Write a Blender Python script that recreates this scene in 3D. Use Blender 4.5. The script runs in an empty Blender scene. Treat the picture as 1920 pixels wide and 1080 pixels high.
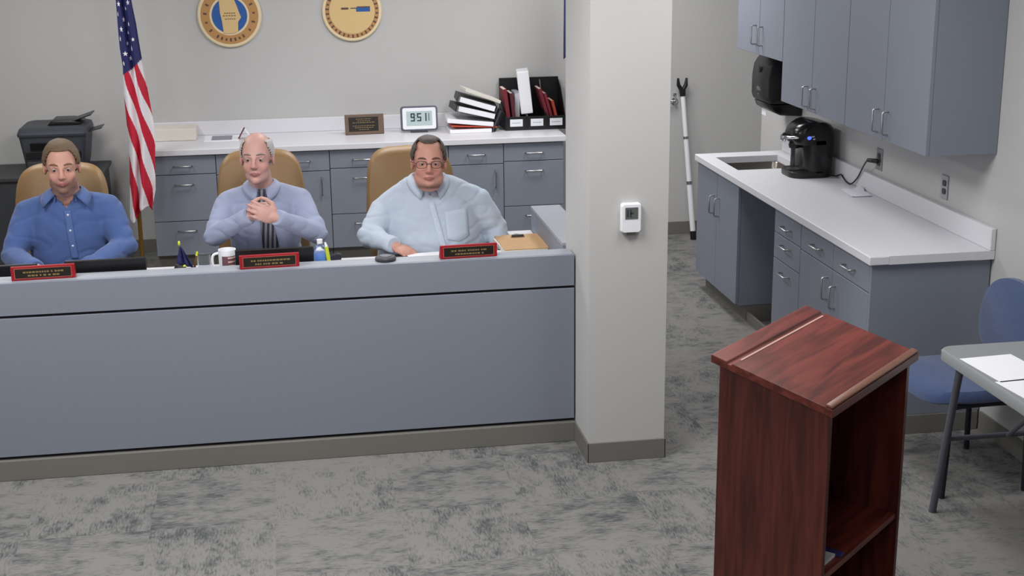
import bpy, bmesh, math, random
from mathutils import Vector as V, Matrix, Euler, noise
from mathutils.bvhtree import BVHTree

random.seed(4)
R = math.radians
sc = bpy.context.scene
COL = sc.collection

# ------------------------------------------------------------------ camera, world, lights, exposure
cam_d = bpy.data.cameras.new('camera')
cam = bpy.data.objects.new('camera', cam_d)
COL.objects.link(cam)
sc.camera = cam
PITCH, YAW, ROLL = 0.2701740, 0.1600813, -0.0113355
fw = V((math.sin(YAW)*math.cos(PITCH), math.cos(YAW)*math.cos(PITCH), -math.sin(PITCH)))
r0 = V((math.cos(YAW), -math.sin(YAW), 0))
u0 = r0.cross(fw)
rr = math.cos(ROLL)*r0 + math.sin(ROLL)*u0
uu = -math.sin(ROLL)*r0 + math.cos(ROLL)*u0
cam.matrix_world = Matrix(((rr.x, uu.x, -fw.x, 0), (rr.y, uu.y, -fw.y, 0), (rr.z, uu.z, -fw.z, 2.4129), (0, 0, 0, 1)))
cam_d.sensor_width = 36.0
cam_d.lens = 36.0*2604.07/1920.0
cam_d.clip_start = 0.05

w = bpy.data.worlds.new('world')
sc.world = w
w.use_nodes = True
w.node_tree.nodes['Background'].inputs[0].default_value = (0.9, 0.95, 1.0, 1)
w.node_tree.nodes['Background'].inputs[1].default_value = 0.3

sc.view_settings.view_transform = 'Standard'
sc.view_settings.look = 'None'
sc.view_settings.gamma = 1.0
sc.view_settings.use_curve_mapping = False
sc.view_settings.exposure = 0.0

def area(name, loc, sx, sy, power, col=(1, 0.985, 0.97)):
    l = bpy.data.lights.new(name, 'AREA')
    l.shape = 'RECTANGLE'
    l.size, l.size_y = sx, sy
    l.energy = power
    l.color = col
    o = bpy.data.objects.new(name, l)
    o.location = loc
    COL.objects.link(o)
    return o
CEIL = 2.75
# troffers of room and corridor, unseen; camera-end and kitchenette lamps added to brighten panels
for n, (x, y, p) in enumerate(((-1.6, 8.3, 33), (0.7, 8.3, 35), (-1.6, 4.9, 50), (0.25, 4.7, 48), (-2.0, 1.6, 38), (-0.3, 0.6, 34), (2.15, 8.6, 33), (1.9, 4.7, 23), (2.3, 6.6, 5))):
    area('unseen_ceiling_lamp', (x, y, CEIL-0.03), 0.55, 1.1, p)

# ------------------------------------------------------------------ helpers
def srgb(r, g, b):
    def f(c):
        c /= 255.0
        return c/12.92 if c <= 0.04045 else ((c+0.055)/1.055)**2.4
    return (f(r), f(g), f(b), 1)

MATS = {}
def mat(name, rgb, rough=0.5, metal=0.0, spec=0.5, bump=0.0, bscale=60.0, var=0.0, vscale=6.0, stretch=(1, 1, 1), coat=0.0, alpha=1.0, trans=0.0, sheen=0.0):
    m = bpy.data.materials.new(name)
    m.use_nodes = True
    nt = m.node_tree
    b = nt.nodes['Principled BSDF']
    c = srgb(*rgb)
    b.inputs['Base Color'].default_value = c
    b.inputs['Roughness'].default_value = rough
    b.inputs['Metallic'].default_value = metal
    b.inputs['Specular IOR Level'].default_value = spec
    b.inputs['Coat Weight'].default_value = coat
    b.inputs['Sheen Weight'].default_value = sheen
    b.inputs['Transmission Weight'].default_value = trans
    tc = nt.nodes.new('ShaderNodeTexCoord')
    mp = nt.nodes.new('ShaderNodeMapping')
    mp.inputs['Scale'].default_value = stretch
    nt.links.new(tc.outputs['Object'], mp.inputs['Vector'])
    if var > 0:
        n = nt.nodes.new('ShaderNodeTexNoise')
        n.inputs['Scale'].default_value = vscale
        n.inputs['Detail'].default_value = 4
        nt.links.new(mp.outputs['Vector'], n.inputs['Vector'])
        mx = nt.nodes.new('ShaderNodeMix')
        mx.data_type = 'RGBA'
        mx.inputs[6].default_value = tuple(min(1, c[i]*(1-var)) for i in range(3)) + (1,)
        mx.inputs[7].default_value = tuple(min(1, c[i]*(1+var)) for i in range(3)) + (1,)
        nt.links.new(n.outputs['Fac'], mx.inputs[0])
        nt.links.new(mx.outputs[2], b.inputs['Base Color'])
    if bump > 0:
        n2 = nt.nodes.new('ShaderNodeTexNoise')
        n2.inputs['Scale'].default_value = bscale
        n2.inputs['Detail'].default_value = 3
        nt.links.new(mp.outputs['Vector'], n2.inputs['Vector'])
        bp = nt.nodes.new('ShaderNodeBump')
        bp.inputs['Strength'].default_value = bump
        bp.inputs['Distance'].default_value = 0.004
        nt.links.new(n2.outputs['Fac'], bp.inputs['Height'])
        nt.links.new(bp.outputs['Normal'], b.inputs['Normal'])
    MATS[name] = m
    return m

def root_loc(o):
    while o is not None and o.parent is not None:
        o = o.parent
    return o.location.copy() if o is not None else V((0, 0, 0))

def link_mesh(name, me, mats, parent=None):
    o = bpy.data.objects.new(name, me)
    COL.objects.link(o)
    if not isinstance(mats, (list, tuple)):
        mats = [mats]
    if len(me.materials) == 0:
        for m in mats:
            me.materials.append(m)
    if parent is not None:
        o.parent = parent
    return o

class MB:
    """collects shapes in one bmesh; build() links them as ONE mesh object"""
    def __init__(s):
        s.bm = bmesh.new()
        s.mi = 0
    def _start(s):
        return len(s.bm.verts), len(s.bm.faces)
    def _end(s, st, M=None):
        s.bm.verts.ensure_lookup_table()
        s.bm.faces.ensure_lookup_table()
        vs = s.bm.verts[st[0]:]
        if M is not None:
            for v in vs:
                v.co = M @ v.co
        for f in s.bm.faces[st[1]:]:
            f.material_index = s.mi
        return vs
    def box(s, x0, x1, y0, y1, z0, z1, bev=0.0, M=None, seg=2):
        t = bmesh.new()
        bmesh.ops.create_cube(t, size=1.0)
        for v in t.verts:
            v.co = V(((x0+x1)/2+v.co.x*(x1-x0), (y0+y1)/2+v.co.y*(y1-y0), (z0+z1)/2+v.co.z*(z1-z0)))
        if bev > 0:
            bev = min(bev, 0.49*min(abs(x1-x0), abs(y1-y0), abs(z1-z0)))
            bmesh.ops.bevel(t, geom=t.edges[:], offset=bev, segments=seg, affect='EDGES', profile=0.5)
        return s.add(t, M)
    def add(s, t, M=None):
        st = s._start()
        mp = {}
        for v in t.verts:
            mp[v] = s.bm.verts.new(v.co)
        for f in t.faces:
            try:
                s.bm.faces.new([mp[v] for v in f.verts])
            except ValueError:
                pass
        t.free()
        s._end(st, M)
        return s
    def rings(s, rings, cap=True, closed=False, M=None):
        """rings: list of equal-length loops of points"""
        st = s._start()
        rows = [[s.bm.verts.new(V(p)) for p in r] for r in rings]
        n = len(rows[0])
        for a, b in zip(rows[:-1], rows[1:]):
            for i in range(n):
                s.bm.faces.new((a[i], a[(i+1) % n], b[(i+1) % n], b[i]))
        if closed:
            a, b = rows[-1], rows[0]
            for i in range(n):
                s.bm.faces.new((a[i], a[(i+1) % n], b[(i+1) % n], b[i]))
        elif cap:
            s.bm.faces.new(list(reversed(rows[0])))
            s.bm.faces.new(rows[-1])
        s._end(st, M)
        return s
    def grid(s, rows, M=None):
        st = s._start()
        vs = [[s.bm.verts.new(V(p)) for p in r] for r in rows]
        for a, b in zip(vs[:-1], vs[1:]):
            for i in range(len(a)-1):
                s.bm.faces.new((a[i], a[i+1], b[i+1], b[i]))
        s._end(st, M)
        return s
    def tube(s, pts, r, seg=10, closed=False, M=None):
        pts = [V(p) for p in pts]
        n = len(pts)
        rad = r if isinstance(r, (list, tuple)) else [r]*n
        loops = []
        prev = None
        for i, p in enumerate(pts):
            if closed:
                d = pts[(i+1) % n]-pts[i-1]
            else:
                d = pts[min(i+1, n-1)]-pts[max(i-1, 0)]
            d.normalize()
            if prev is None:
                a = d.orthogonal().normalized()
            else:
                a = (prev-d*prev.dot(d))
                a = a.normalized() if a.length > 1e-6 else d.orthogonal().normalized()
            prev = a
            b = d.cross(a)
            loops.append([p+(a*math.cos(t)+b*math.sin(t))*rad[i] for t in [2*math.pi*k/seg for k in range(seg)]])
        return s.rings(loops, cap=True, closed=closed, M=M)
    def lathe(s, prof, c=(0, 0, 0), seg=24, M=None):
        c = V(c)
        loops = []
        for r, z in prof:
            r = max(r, 1e-4)
            loops.append([c+V((r*math.cos(2*math.pi*k/seg), r*math.sin(2*math.pi*k/seg), z)) for k in range(seg)])
        return s.rings(loops, cap=True, M=M)
    def sphere(s, c, r, rot=None, u=20, v=14, M=None):
        t = bmesh.new()
        bmesh.ops.create_uvsphere(t, u_segments=u, v_segments=v, radius=1.0)
        if not isinstance(r, (tuple, list)):
            r = (r, r, r)
        X = Matrix.Translation(V(c)) @ (rot.to_matrix().to_4x4() if rot else Matrix.Identity(4)) @ Matrix.Diagonal((r[0], r[1], r[2], 1))
        for q in t.verts:
            q.co = X @ q.co
        return s.add(t, M)
    def capsule(s, p0, p1, r0, r1, seg=16, M=None):
        p0, p1 = V(p0), V(p1)
        d = (p1-p0)
        L = d.length
        if L < 1e-5:
            return s.sphere(p0, r0, M=M)
        d.normalize()
        pts, rad = [], []
        for k in range(6):
            a = math.pi/2*(1-k/5)
            pts.append(p0-d*(r0*math.sin(a)))
            rad.append(max(1e-4, r0*math.cos(a)))
        for k in range(6):
            a = math.pi/2*k/5
            pts.append(p1+d*(r1*math.sin(a)))
            rad.append(max(1e-4, r1*math.cos(a)))
        return s.tube(pts, rad, seg, M=M)
    def prism(s, poly, axis, a0, a1, bev=0.0, M=None):
        """polygon of 2D points extruded along axis 'x','y','z'"""
        def mk(p, a):
            if axis == 'x':
                return V((a, p[0], p[1]))
            if axis == 'y':
                return V((p[0], a, p[1]))
            return V((p[0], p[1], a))
        t = bmesh.new()
        A = [t.verts.new(mk(p, a0)) for p in poly]
        B = [t.verts.new(mk(p, a1)) for p in poly]
        n = len(poly)
        t.faces.new(A)
        t.faces.new(B)
        for i in range(n):
            t.faces.new((A[i], A[(i+1) % n], B[(i+1) % n], B[i]))
        bmesh.ops.recalc_face_normals(t, faces=t.faces[:])
        if bev > 0:
            bmesh.ops.bevel(t, geom=t.edges[:], offset=bev, segments=2, affect='EDGES', profile=0.5)
        return s.add(t, M)
    def build(s, name, mats, parent=None, smooth=False, world=True, angle=40):
        bmesh.ops.recalc_face_normals(s.bm, faces=s.bm.faces[:])
        if world and parent is not None:
            d = -root_loc(parent)
            for v in s.bm.verts:
                v.co += d
        me = bpy.data.meshes.new(name)
        s.bm.to_mesh(me)
        s.bm.free()
        if smooth:
            me.polygons.foreach_set('use_smooth', [True]*len(me.polygons))
            try:
                me.set_sharp_from_angle(angle=R(angle))
            except Exception:
                pass
        return link_mesh(name, me, mats, parent)

def thing(name, label, cat, loc=(0, 0, 0), rz=0.0, group=None):
    o = bpy.data.objects.new(name, None)
    o.empty_display_size = 0.1
    o.location = loc
    o.rotation_euler = (0, 0, rz)
    COL.objects.link(o)
    o['label'] = label
    o['category'] = cat
    if group:
        o['group'] = group
    return o
def tag(o, label, cat, group=None):
    o['label'] = label
    o['category'] = cat
    if group:
        o['group'] = group
    return o
def recenter(o):
    """mesh-only thing: move its origin to the middle of its base"""
    me = o.data
    xs = [v.co for v in me.vertices]
    c = V(((min(p.x for p in xs)+max(p.x for p in xs))/2, (min(p.y for p in xs)+max(p.y for p in xs))/2, min(p.z for p in xs)))
    for v in me.vertices:
        v.co -= c
    o.location = c
    return o
def struct(name, mb, m, parent=None, smooth=False):
    o = mb.build(name, m, parent, smooth)
    if parent is None:
        o['kind'] = 'structure'
    return o
def lerp(a, b, t):
    return a+(b-a)*t
def rounded(x0, x1, y0, y1, r, n=5):
    """rounded rectangle outline"""
    out = []
    for cx, cy, a in ((x1-r, y1-r, 0), (x0+r, y1-r, 90), (x0+r, y0+r, 180), (x1-r, y0+r, 270)):
        for k in range(n+1):
            t = R(a+90*k/n)
            out.append((cx+r*math.cos(t), cy+r*math.sin(t)))
    return out

# ------------------------------------------------------------------ materials
M_wall = mat('painted_drywall', (187, 187, 187), 0.85, bump=0.05, bscale=250)
M_ceil = mat('ceiling_white', (205, 205, 202), 0.9)
M_base = mat('taupe_vinyl_base', (114, 112, 107), 0.6)
M_lam = mat('grey_laminate', (127, 133, 146), 0.5, spec=0.35, var=0.03, vscale=40)
M_lam_dark = mat('grey_laminate_inside', (70, 72, 78), 0.7)
M_lam_top = mat('grey_laminate_cap', (152, 157, 167), 0.4, spec=0.4)
M_gap = mat('black_reveal', (28, 29, 40), 0.7)
M_white = mat('white_solid_surface', (216, 216, 222), 0.35, spec=0.4, var=0.015, vscale=80)
M_metal = mat('brushed_nickel', (170, 170, 172), 0.32, metal=1.0)
M_steel = mat('stainless_steel', (150, 146, 138), 0.3, metal=1.0)
M_chrome = mat('chrome', (215, 215, 220), 0.12, metal=1.0)
M_black = mat('black_plastic', (22, 22, 25), 0.35)
M_blackgloss = mat('black_gloss_plastic', (17, 17, 20), 0.22)
M_darkgrey = mat('charcoal_plastic', (52, 54, 58), 0.5)
M_printer = mat('printer_grey', (58, 62, 70), 0.5)
M_tan = mat('tan_leather', (146, 114, 74), 0.5, bump=0.25, bscale=180, var=0.06)
M_paper = mat('white_paper', (236, 237, 244), 0.7)
M_paper2 = mat('cream_paper', (216, 212, 203), 0.8)
M_red = mat('red_lacquer_frame', (150, 22, 36), 0.35)
M_gold = mat('gold_print', (150, 130, 88), 0.4, metal=0.4)
M_brass = mat('brass', (160, 125, 60), 0.3, metal=0.9)
M_platebl = mat('black_brass_plate', (32, 28, 24), 0.35)
M_bluefab = mat('blue_upholstery', (58, 76, 116), 0.95, bump=0.5, bscale=320, var=0.25, vscale=140, sheen=0.3)
M_navymetal = mat('dark_navy_metal', (36, 38, 50), 0.4, metal=0.3)
M_greymetal = mat('grey_powder_coat', (92, 94, 104), 0.45, metal=0.2)
M_plastictable = mat('grey_blow_moulded_plastic', (134, 138, 140), 0.5, bump=0.1, bscale=300)
M_maroon = mat('maroon_cloth', (112, 28, 42), 0.7)
M_orange = mat('orange_red_cover', (176, 66, 46), 0.7)
M_navy = mat('navy_cloth', (32, 38, 88), 0.8)
M_whitepl = mat('white_plastic', (232, 234, 240), 0.4)
M_walnut = mat('walnut_plaque_wood', (104, 84, 72), 0.5, var=0.2, vscale=30, stretch=(1, 1, 8))
M_lcd = mat('lcd_grey_green', (178, 196, 196), 0.3)
M_lcddark = mat('lcd_segment', (44, 50, 60), 0.5)
M_screen = mat('thermostat_screen', (92, 96, 94), 0.3)
M_clip = mat('tan_hardboard', (186, 146, 100), 0.6, var=0.1, vscale=20)
M_sealtan = mat('seal_tan', (214, 184, 130), 0.5)
M_sealcream = mat('seal_cream', (226, 208, 172), 0.5)
M_sealbrown = mat('seal_brown_ring', (182, 136, 84), 0.5)
M_sealblue = mat('seal_blue', (36, 88, 160), 0.5)
M_sealink = mat('seal_dark_ink', (92, 66, 62), 0.6)
M_led = mat('blue_led', (20, 40, 250), 0.3)
_b = M_led.node_tree.nodes['Principled BSDF']
_b.inputs['Emission Color'].default_value = (0.05, 0.1, 1, 1)
_b.inputs['Emission Strength'].default_value = 2.5
M_lime = mat('yellow_green_plastic', (196, 208, 60), 0.35)
M_bluelabel = mat('blue_label', (90, 130, 200), 0.4)
M_clear = mat('clear_plastic', (240, 246, 250), 0.02, trans=0.96)
M_mugbrown = mat('mug_print_brown', (108, 76, 84), 0.4)
M_flagred = mat('flag_red', (190, 20, 50), 0.8)
M_flagwhite = mat('flag_white', (232, 228, 232), 0.8)

def carpet():
    m = bpy.data.materials.new('grey_patterned_carpet')
    m.use_nodes = True
    nt = m.node_tree
    N = nt.nodes.new
    L = nt.links.new
    b = nt.nodes['Principled BSDF']
    b.inputs['Roughness'].default_value = 0.95
    b.inputs['Specular IOR Level'].default_value = 0.1
    tc = N('ShaderNodeTexCoord')
    def stretched(sx, sy, scale, detail=6.0, rough=0.7, off=0.0):
        mp = N('ShaderNodeMapping')
        mp.inputs['Scale'].default_value = (sx, sy, 1)
        mp.inputs['Location'].default_value = (off, off*0.7, 0)
        L(tc.outputs['Object'], mp.inputs['Vector'])
        n = N('ShaderNodeTexNoise')
        n.inputs['Scale'].default_value = scale
        n.inputs['Detail'].default_value = detail
        n.inputs['Roughness'].default_value = rough
        L(mp.outputs['Vector'], n.inputs['Vector'])
        return n.outputs['Fac']
    def math_(op, a, c):
        q = N('ShaderNodeMath')
        q.operation = op
        for i, x in enumerate((a, c)):
            if isinstance(x, (int, float)):
                q.inputs[i].default_value = x
            else:
                L(x, q.inputs[i])
        return q.outputs[0]
    ch = N('ShaderNodeTexChecker')           # carpet tiles laid quarter-turned
    ch.inputs['Scale'].default_value = 2.0
    mp = N('ShaderNodeMapping')
    mp.inputs['Location'].default_value = (0.13, 0.21, 0.05)
    L(tc.outputs['Object'], mp.inputs['Vector'])
    L(mp.outputs['Vector'], ch.inputs['Vector'])
    a = math_('ADD', stretched(1, 1.9, 5.5, 8.0, 0.72), math_('MULTIPLY', stretched(1, 5, 26.0, 3, 0.6), 0.55))
    c = math_('ADD', stretched(1.9, 1, 5.5, 8.0, 0.72, 3.3), math_('MULTIPLY', stretched(5, 1, 26.0, 3, 0.6, 5.1), 0.55))
    mx = N('ShaderNodeMix')
    L(ch.outputs['Fac'], mx.inputs[0])
    L(a, mx.inputs[2])
    L(c, mx.inputs[3])
    big = math_('MULTIPLY', stretched(1, 1, 1.6, 2, 0.5, 9.0), 0.35)
    tot = math_('ADD', mx.outputs[0], big)
    rp = N('ShaderNodeValToRGB')
    rp.color_ramp.elements[0].position = 0.78
    rp.color_ramp.elements[0].color = srgb(80, 84, 86)
    rp.color_ramp.elements[1].position = 1.02
    rp.color_ramp.elements[1].color = srgb(128, 127, 125)
    e = rp.color_ramp.elements.new(0.9)
    e.color = srgb(112, 112, 111)
    L(tot, rp.inputs['Fac'])
    L(rp.outputs['Color'], b.inputs['Base Color'])
    fine = stretched(1, 1, 380, 2)
    bp = N('ShaderNodeBump')
    bp.inputs['Strength'].default_value = 0.35
    bp.inputs['Distance'].default_value = 0.004
    L(fine, bp.inputs['Height'])
    L(bp.outputs['Normal'], b.inputs['Normal'])
    return m
M_carpet = carpet()

def mahogany(name, stretch, k=1.0):
    m = bpy.data.materials.new(name)
    m.use_nodes = True
    nt = m.node_tree
    b = nt.nodes['Principled BSDF']
    b.inputs['Roughness'].default_value = 0.33
    b.inputs['Specular IOR Level'].default_value = 0.45
    tc = nt.nodes.new('ShaderNodeTexCoord')
    mp = nt.nodes.new('ShaderNodeMapping')
    mp.inputs['Scale'].default_value = stretch
    n = nt.nodes.new('ShaderNodeTexNoise')
    n.inputs['Scale'].default_value = 4.0
    n.inputs['Detail'].default_value = 6
    n.inputs['Distortion'].default_value = 0.6
    rp = nt.nodes.new('ShaderNodeValToRGB')
    rp.color_ramp.elements[0].position = 0.36
    rp.color_ramp.elements[0].color = srgb(70*k, 31*k, 26*k)
    rp.color_ramp.elements[1].position = 0.62
    rp.color_ramp.elements[1].color = srgb(104*k, 48*k, 40*k)
    e = rp.color_ramp.elements.new(0.47)
    e.color = srgb(86*k, 38*k, 31*k)
    L = nt.links.new
    L(tc.outputs['Object'], mp.inputs['Vector'])
    L(mp.outputs['Vector'], n.inputs['Vector'])
    L(n.outputs['Fac'], rp.inputs['Fac'])
    L(rp.outputs['Color'], b.inputs['Base Color'])
    return m
M_mahog_v = mahogany('mahogany_vertical_grain', (9, 9, 0.8))
M_mahog_u = mahogany('mahogany_cross_grain', (0.9, 9, 9), 1.25)

# ================================================================== the room
struct('floor', MB().box(-3.6, 3.75, -1.2, 10.2, -0.1, 0.0), M_carpet)
struct('ceiling', MB().box(-3.6, 3.75, -1.2, 10.2, CEIL, CEIL+0.1), M_ceil)
struct('wall_back', MB().box(-3.6, 2.3, 10.102, 10.25, 0, CEIL), M_wall)
struct('wall_far', MB().box(2.3, 3.75, 9.864, 10.25, 0, CEIL), M_wall)
struct('wall_left', MB().box(-3.75, -3.6, -1.2, 10.25, 0, CEIL), M_wall)
struct('wall_right', MB().box(3.143, 3.5, -1.2, 8.886, 0, CEIL), M_wall)
struct('wall_corridor', MB().box(3.62, 3.75, 8.7, 9.864, 0, CEIL), M_wall)
struct('wall_front', MB().box(-3.75, 3.75, -1.35, -1.2, 0, CEIL), M_wall)
struct('wall_pier', MB().box(1.25, 1.595, 5.649, 6.158, 0, CEIL), M_wall)
b = MB()
b.box(1.243, 1.602, 5.641, 5.649, 0, 0.092, 0.002)
b.box(1.242, 1.25, 5.641, 6.158, 0, 0.092, 0.002)
b.box(1.595, 1.603, 5.641, 6.158, 0, 0.092, 0.002)
struct('baseboard_pier', b, M_base)
struct('baseboard_far', MB().box(2.3, 3.62, 9.855, 9.864, 0, 0.095, 0.002), M_base)
struct('baseboard_back', MB().box(-3.6, -0.96, 10.093, 10.102, 0, 0.095, 0.002), M_base)
struct('baseboard_right', MB().box(3.134, 3.143, -1.2, 5.69, 0, 0.095, 0.002), M_base)
struct('baseboard_right', MB().box(3.134, 3.143, 8.43, 8.886, 0, 0.095, 0.002), M_base)

# ================================================================== the dais desk
d = thing('dais_desk', 'long grey laminate council desk with black reveal lines and a raised ledge', 'desk', (-0.7, 6.2, 0))
MB().box(-2.75, 1.243, 5.929, 5.952, 0.746, 0.889, 0.0015).build('upper_panel', M_lam, d)
MB().box(-2.75, 1.243, 5.929, 5.952, 0.108, 0.734, 0.0015).build('lower_panel', M_lam, d)
MB().box(-2.75, 1.243, 5.9525, 5.975, 0.09, 0.872).build('reveal_backing', M_gap, d)
MB().box(-2.75, 1.242, 5.953, 6.05, 0.873, 0.889, 0.002).build('ledge', M_lam_top, d)
MB().box(-2.75, 1.235, 6.03, 6.05, 0.1, 0.872).build('inner_panel', M_lam, d)
MB().box(-2.75, 1.243, 5.915, 5.952, 0.0, 0.094, 0.003).build('cove_base', M_base, d)
MB().box(-2.75, 1.215, 6.0505, 6.60, 0.725, 0.76, 0.004).build('worktop', M_white, d)
for x in (-2.7, -0.72, 0.3):
    MB().box(x, x+0.03, 6.055, 6.55, 0.0, 0.725).build('support_panel', M_lam, d)
b = MB()
b.box(1.236, 1.262, 6.16, 7.0, 0.1, 0.872)
b.box(1.36, 1.386, 6.16, 7.0, 0.1, 0.872)
b.box(1.262, 1.36, 6.975, 7.0, 0.1, 0.872)
b.build('return_panel', M_lam, d)
MB().box(1.234, 1.388, 6.16, 7.002, 0.873, 0.889, 0.002).build('return_ledge', M_lam_top, d)
MB().box(1.24, 1.382, 6.165, 6.996, 0.0, 0.099).build('return_base', M_base, d)
MB().box(1.105, 1.234, 6.602, 7.0, 0.725, 0.76, 0.004).build('return_worktop', M_white, d)

# ================================================================== cabinets
def pull(parent, p, axis, length, out, r=0.0048, mats=None):
    p, a, o = V(p), V(axis).normalized()*(length/2), V(out)
    pts = [p-a*1.0, p-a*1.0+o*0.75, p-a*0.9+o, p+a*0.9+o, p+a*1.0+o*0.75, p+a*1.0]
    return MB().tube(pts, r, 8).build('handle', mats or M_metal, parent, smooth=True)

def front_y(parent, name, x0, x1, z0, z1, yf, handle=None):
    f = MB().box(x0+0.0025, x1-0.0025, yf, yf+0.019, z0+0.0025, z1-0.0025, 0.0015, seg=1).build(name, M_lam, parent)
    if handle:
        hx, hz, vert = handle
        pull(f, (hx, yf, hz), (0, 0, 1) if vert else (1, 0, 0), 0.12, (0, -0.032, 0))
    return f

def credenza_unit(x0, x1, kind, label):
    nm = 'drawer_cabinet' if kind == 'drawers' else 'base_cabinet'
    t = thing(nm, label, 'cabinet', ((x0+x1)/2, 9.8, 0), group='credenza cabinets')
    b = MB()
    b.box(x0+0.001, x1-0.001, 9.526, 10.09, 0.1, 0.798)
    b.build('body', M_lam_dark if False else M_lam, t)
    MB().box(x0+0.002, x1-0.002, 9.58, 10.08, 0.0, 0.099).build('toe_kick', M_base, t)
    xm = (x0+x1)/2
    if kind == 'drawers':
        for z0, z1, hz in ((0.667, 0.796, 0.727), (0.345, 0.667, 0.60), (0.105, 0.345, 0.28)):
            front_y(t, 'drawer', x0, x1, z0, z1, 9.506, (xm, hz, False))
    else:
        front_y(t, 'drawer', x0, x1, 0.655, 0.796, 9.506, (xm, 0.727, False))
        front_y(t, 'door', x0, x1, 0.105, 0.655, 9.506, (x1-0.06, 0.55, True))
    return t
xs = [-0.925, -0.490, -0.110, 0.276, 0.714, 1.097, 1.486, 1.915]
kinds = ['drawers', 'doors', 'doors', 'drawers', 'doors', 'doors', 'drawers']
labs = ['grey drawer cabinet at left end of the credenza, beside the flag',
        'grey base cabinet left behind the man with folded hands',
        'grey base cabinet right behind the chair of the man with folded hands',
        'grey drawer cabinet left of the chair of the man in pale shirt',
        'grey base cabinet hidden behind the head of the man in pale shirt',
        'grey base cabinet right of the head of the man in pale shirt',
        'grey drawer cabinet at right end of the credenza under the black organiser']
for i in range(7):
    credenza_unit(xs[i], xs[i+1], kinds[i], labs[i])
t = thing('credenza_countertop', 'long white countertop with low backsplash along the back wall', 'countertop', (0.5, 9.8, 0.80))
MB().box(-0.975, 1.93, 9.482, 10.1, 0.80, 0.84, 0.004).build('slab', M_white, t)
MB().box(-0.97, 1.93, 10.078, 10.1, 0.8405, 0.94, 0.003).build('backsplash', M_white, t)

# ---- kitchenette base cabinets (fronts face -X)
XF = 2.563
def front_x(parent, name, y0, y1, z0, z1, xf, handle=None):
    f = MB().box(xf, xf+0.019, y0+0.0025, y1-0.0025, z0+0.0025, z1-0.0025, 0.0015, seg=1).build(name, M_lam, parent)
    if handle:
        hy, hz, vert = handle
        pull(f, (xf, hy, hz), (0, 0, 1) if vert else (0, 1, 0), 0.11, (-0.032, 0, 0))
    return f
def kbody(t, y0, y1, z1=0.828):
    x0 = XF+0.0195
    b = MB()
    b.box(x0, 3.138, y0, y0+0.018, 0.1, z1)
    b.box(x0, 3.138, y1-0.018, y1, 0.1, z1)
    b.box(3.12, 3.138, y0+0.018, y1-0.018, 0.1, z1)
    b.box(x0, 3.12, y0+0.018, y1-0.018, 0.1, 0.118)
    b.build('body', M_lam, t)
    MB().box(x0+0.05, 3.1, y0+0.005, y1-0.005, 0, 0.099).build('toe_kick', M_base, t)
t = thing('base_cabinet', 'grey double door sink base cabinet at the far end of the kitchenette', 'cabinet', (2.85, 8.0, 0))
kbody(t, 7.588, 8.405)
front_x(t, 'door', 7.588, 7.997, 0.105, 0.826, XF, (7.947, 0.62, True))
front_x(t, 'door', 7.997, 8.405, 0.105, 0.826, XF, (8.047, 0.62, True))
t = thing('drawer_cabinet', 'narrow grey three-drawer cabinet beside the dark open gap under the kitchenette counter', 'cabinet', (2.85, 6.78, 0))
kbody(t, 6.585, 6.975)
for z0, z1, hz in ((0.695, 0.826, 0.752), (0.555, 0.695, 0.65), (0.105, 0.555, 0.50)):
    front_x(t, 'drawer', 6.585, 6.975, z0, z1, XF, (6.775, hz, False))
t = thing('base_cabinet', 'grey kitchenette base cabinet with two drawers over two doors, behind the lectern', 'cabinet', (2.85, 6.14, 0))
kbody(t, 5.727, 6.583)
front_x(t, 'drawer', 6.155, 6.583, 0.69, 0.826, XF, (6.345, 0.757, False))
front_x(t, 'drawer', 5.727, 6.155, 0.69, 0.826, XF, (5.941, 0.757, False))
front_x(t, 'door', 6.155, 6.583, 0.105, 0.69, XF, (6.205, 0.585, True))
front_x(t, 'door', 5.727, 6.155, 0.105, 0.69, XF, (6.105, 0.565, True))
MB().box(XF, 3.136, 5.707, 5.7265, 0.094, 0.8285, 0.001).build('end_panel', M_lam, t)
MB().box(XF+0.03, 3.13, 5.700, 5.7265, 0.0, 0.093, 0.002).build('end_base', M_base, t)
t = thing('appliance_gap_base', 'low dark kick strip across the open gap under the kitchenette counter', 'trim', (2.85, 7.28, 0))
MB().box(XF+0.07, XF+0.085, 6.98, 7.583, 0.0, 0.06).build('strip', M_base, t)

# countertop with the sink cut out
t = thing('kitchen_countertop', 'white solid-surface kitchenette countertop with backsplash along the right wall', 'countertop', (2.84, 7.04, 0.83))
SX0, SX1, SY0, SY1 = 2.635, 3.035, 7.82, 8.26
b = MB()
b.box(2.541, SX0, 5.684, 8.409, 0.83, 0.87, 0.004)
b.box(SX1, 3.14, 5.684, 8.409, 0.83, 0.87)
b.box(SX0-0.001, SX1+0.001, 5.685, SY0, 0.8305, 0.8699)
b.box(SX0-0.001, SX1+0.001, SY1, 8.408, 0.8305, 0.8699)
b.build('slab', M_white, t)
MB().box(3.116, 3.14, 5.684, 8.409, 0.8702, 0.972, 0.003).build('backsplash', M_white, t)
t = thing('sink', 'stainless steel undermount sink set in the far end of the kitchenette counter', 'sink', (2.835, 8.04, 0.68))
b = MB()
rings = []
for x0, x1, y0, y1, z in ((SX0, SX1, SY0, SY1, 0.8295), (SX0+0.004, SX1-0.004, SY0+0.004, SY1-0.004, 0.82), (SX0+0.02, SX1-0.02, SY0+0.02, SY1-0.02, 0.70), (SX0+0.05, SX1-0.05, SY0+0.05, SY1-0.05, 0.683)):
    rings.append([(p[0], p[1], z) for p in rounded(x0, x1, y0, y1, 0.04)])
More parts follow.
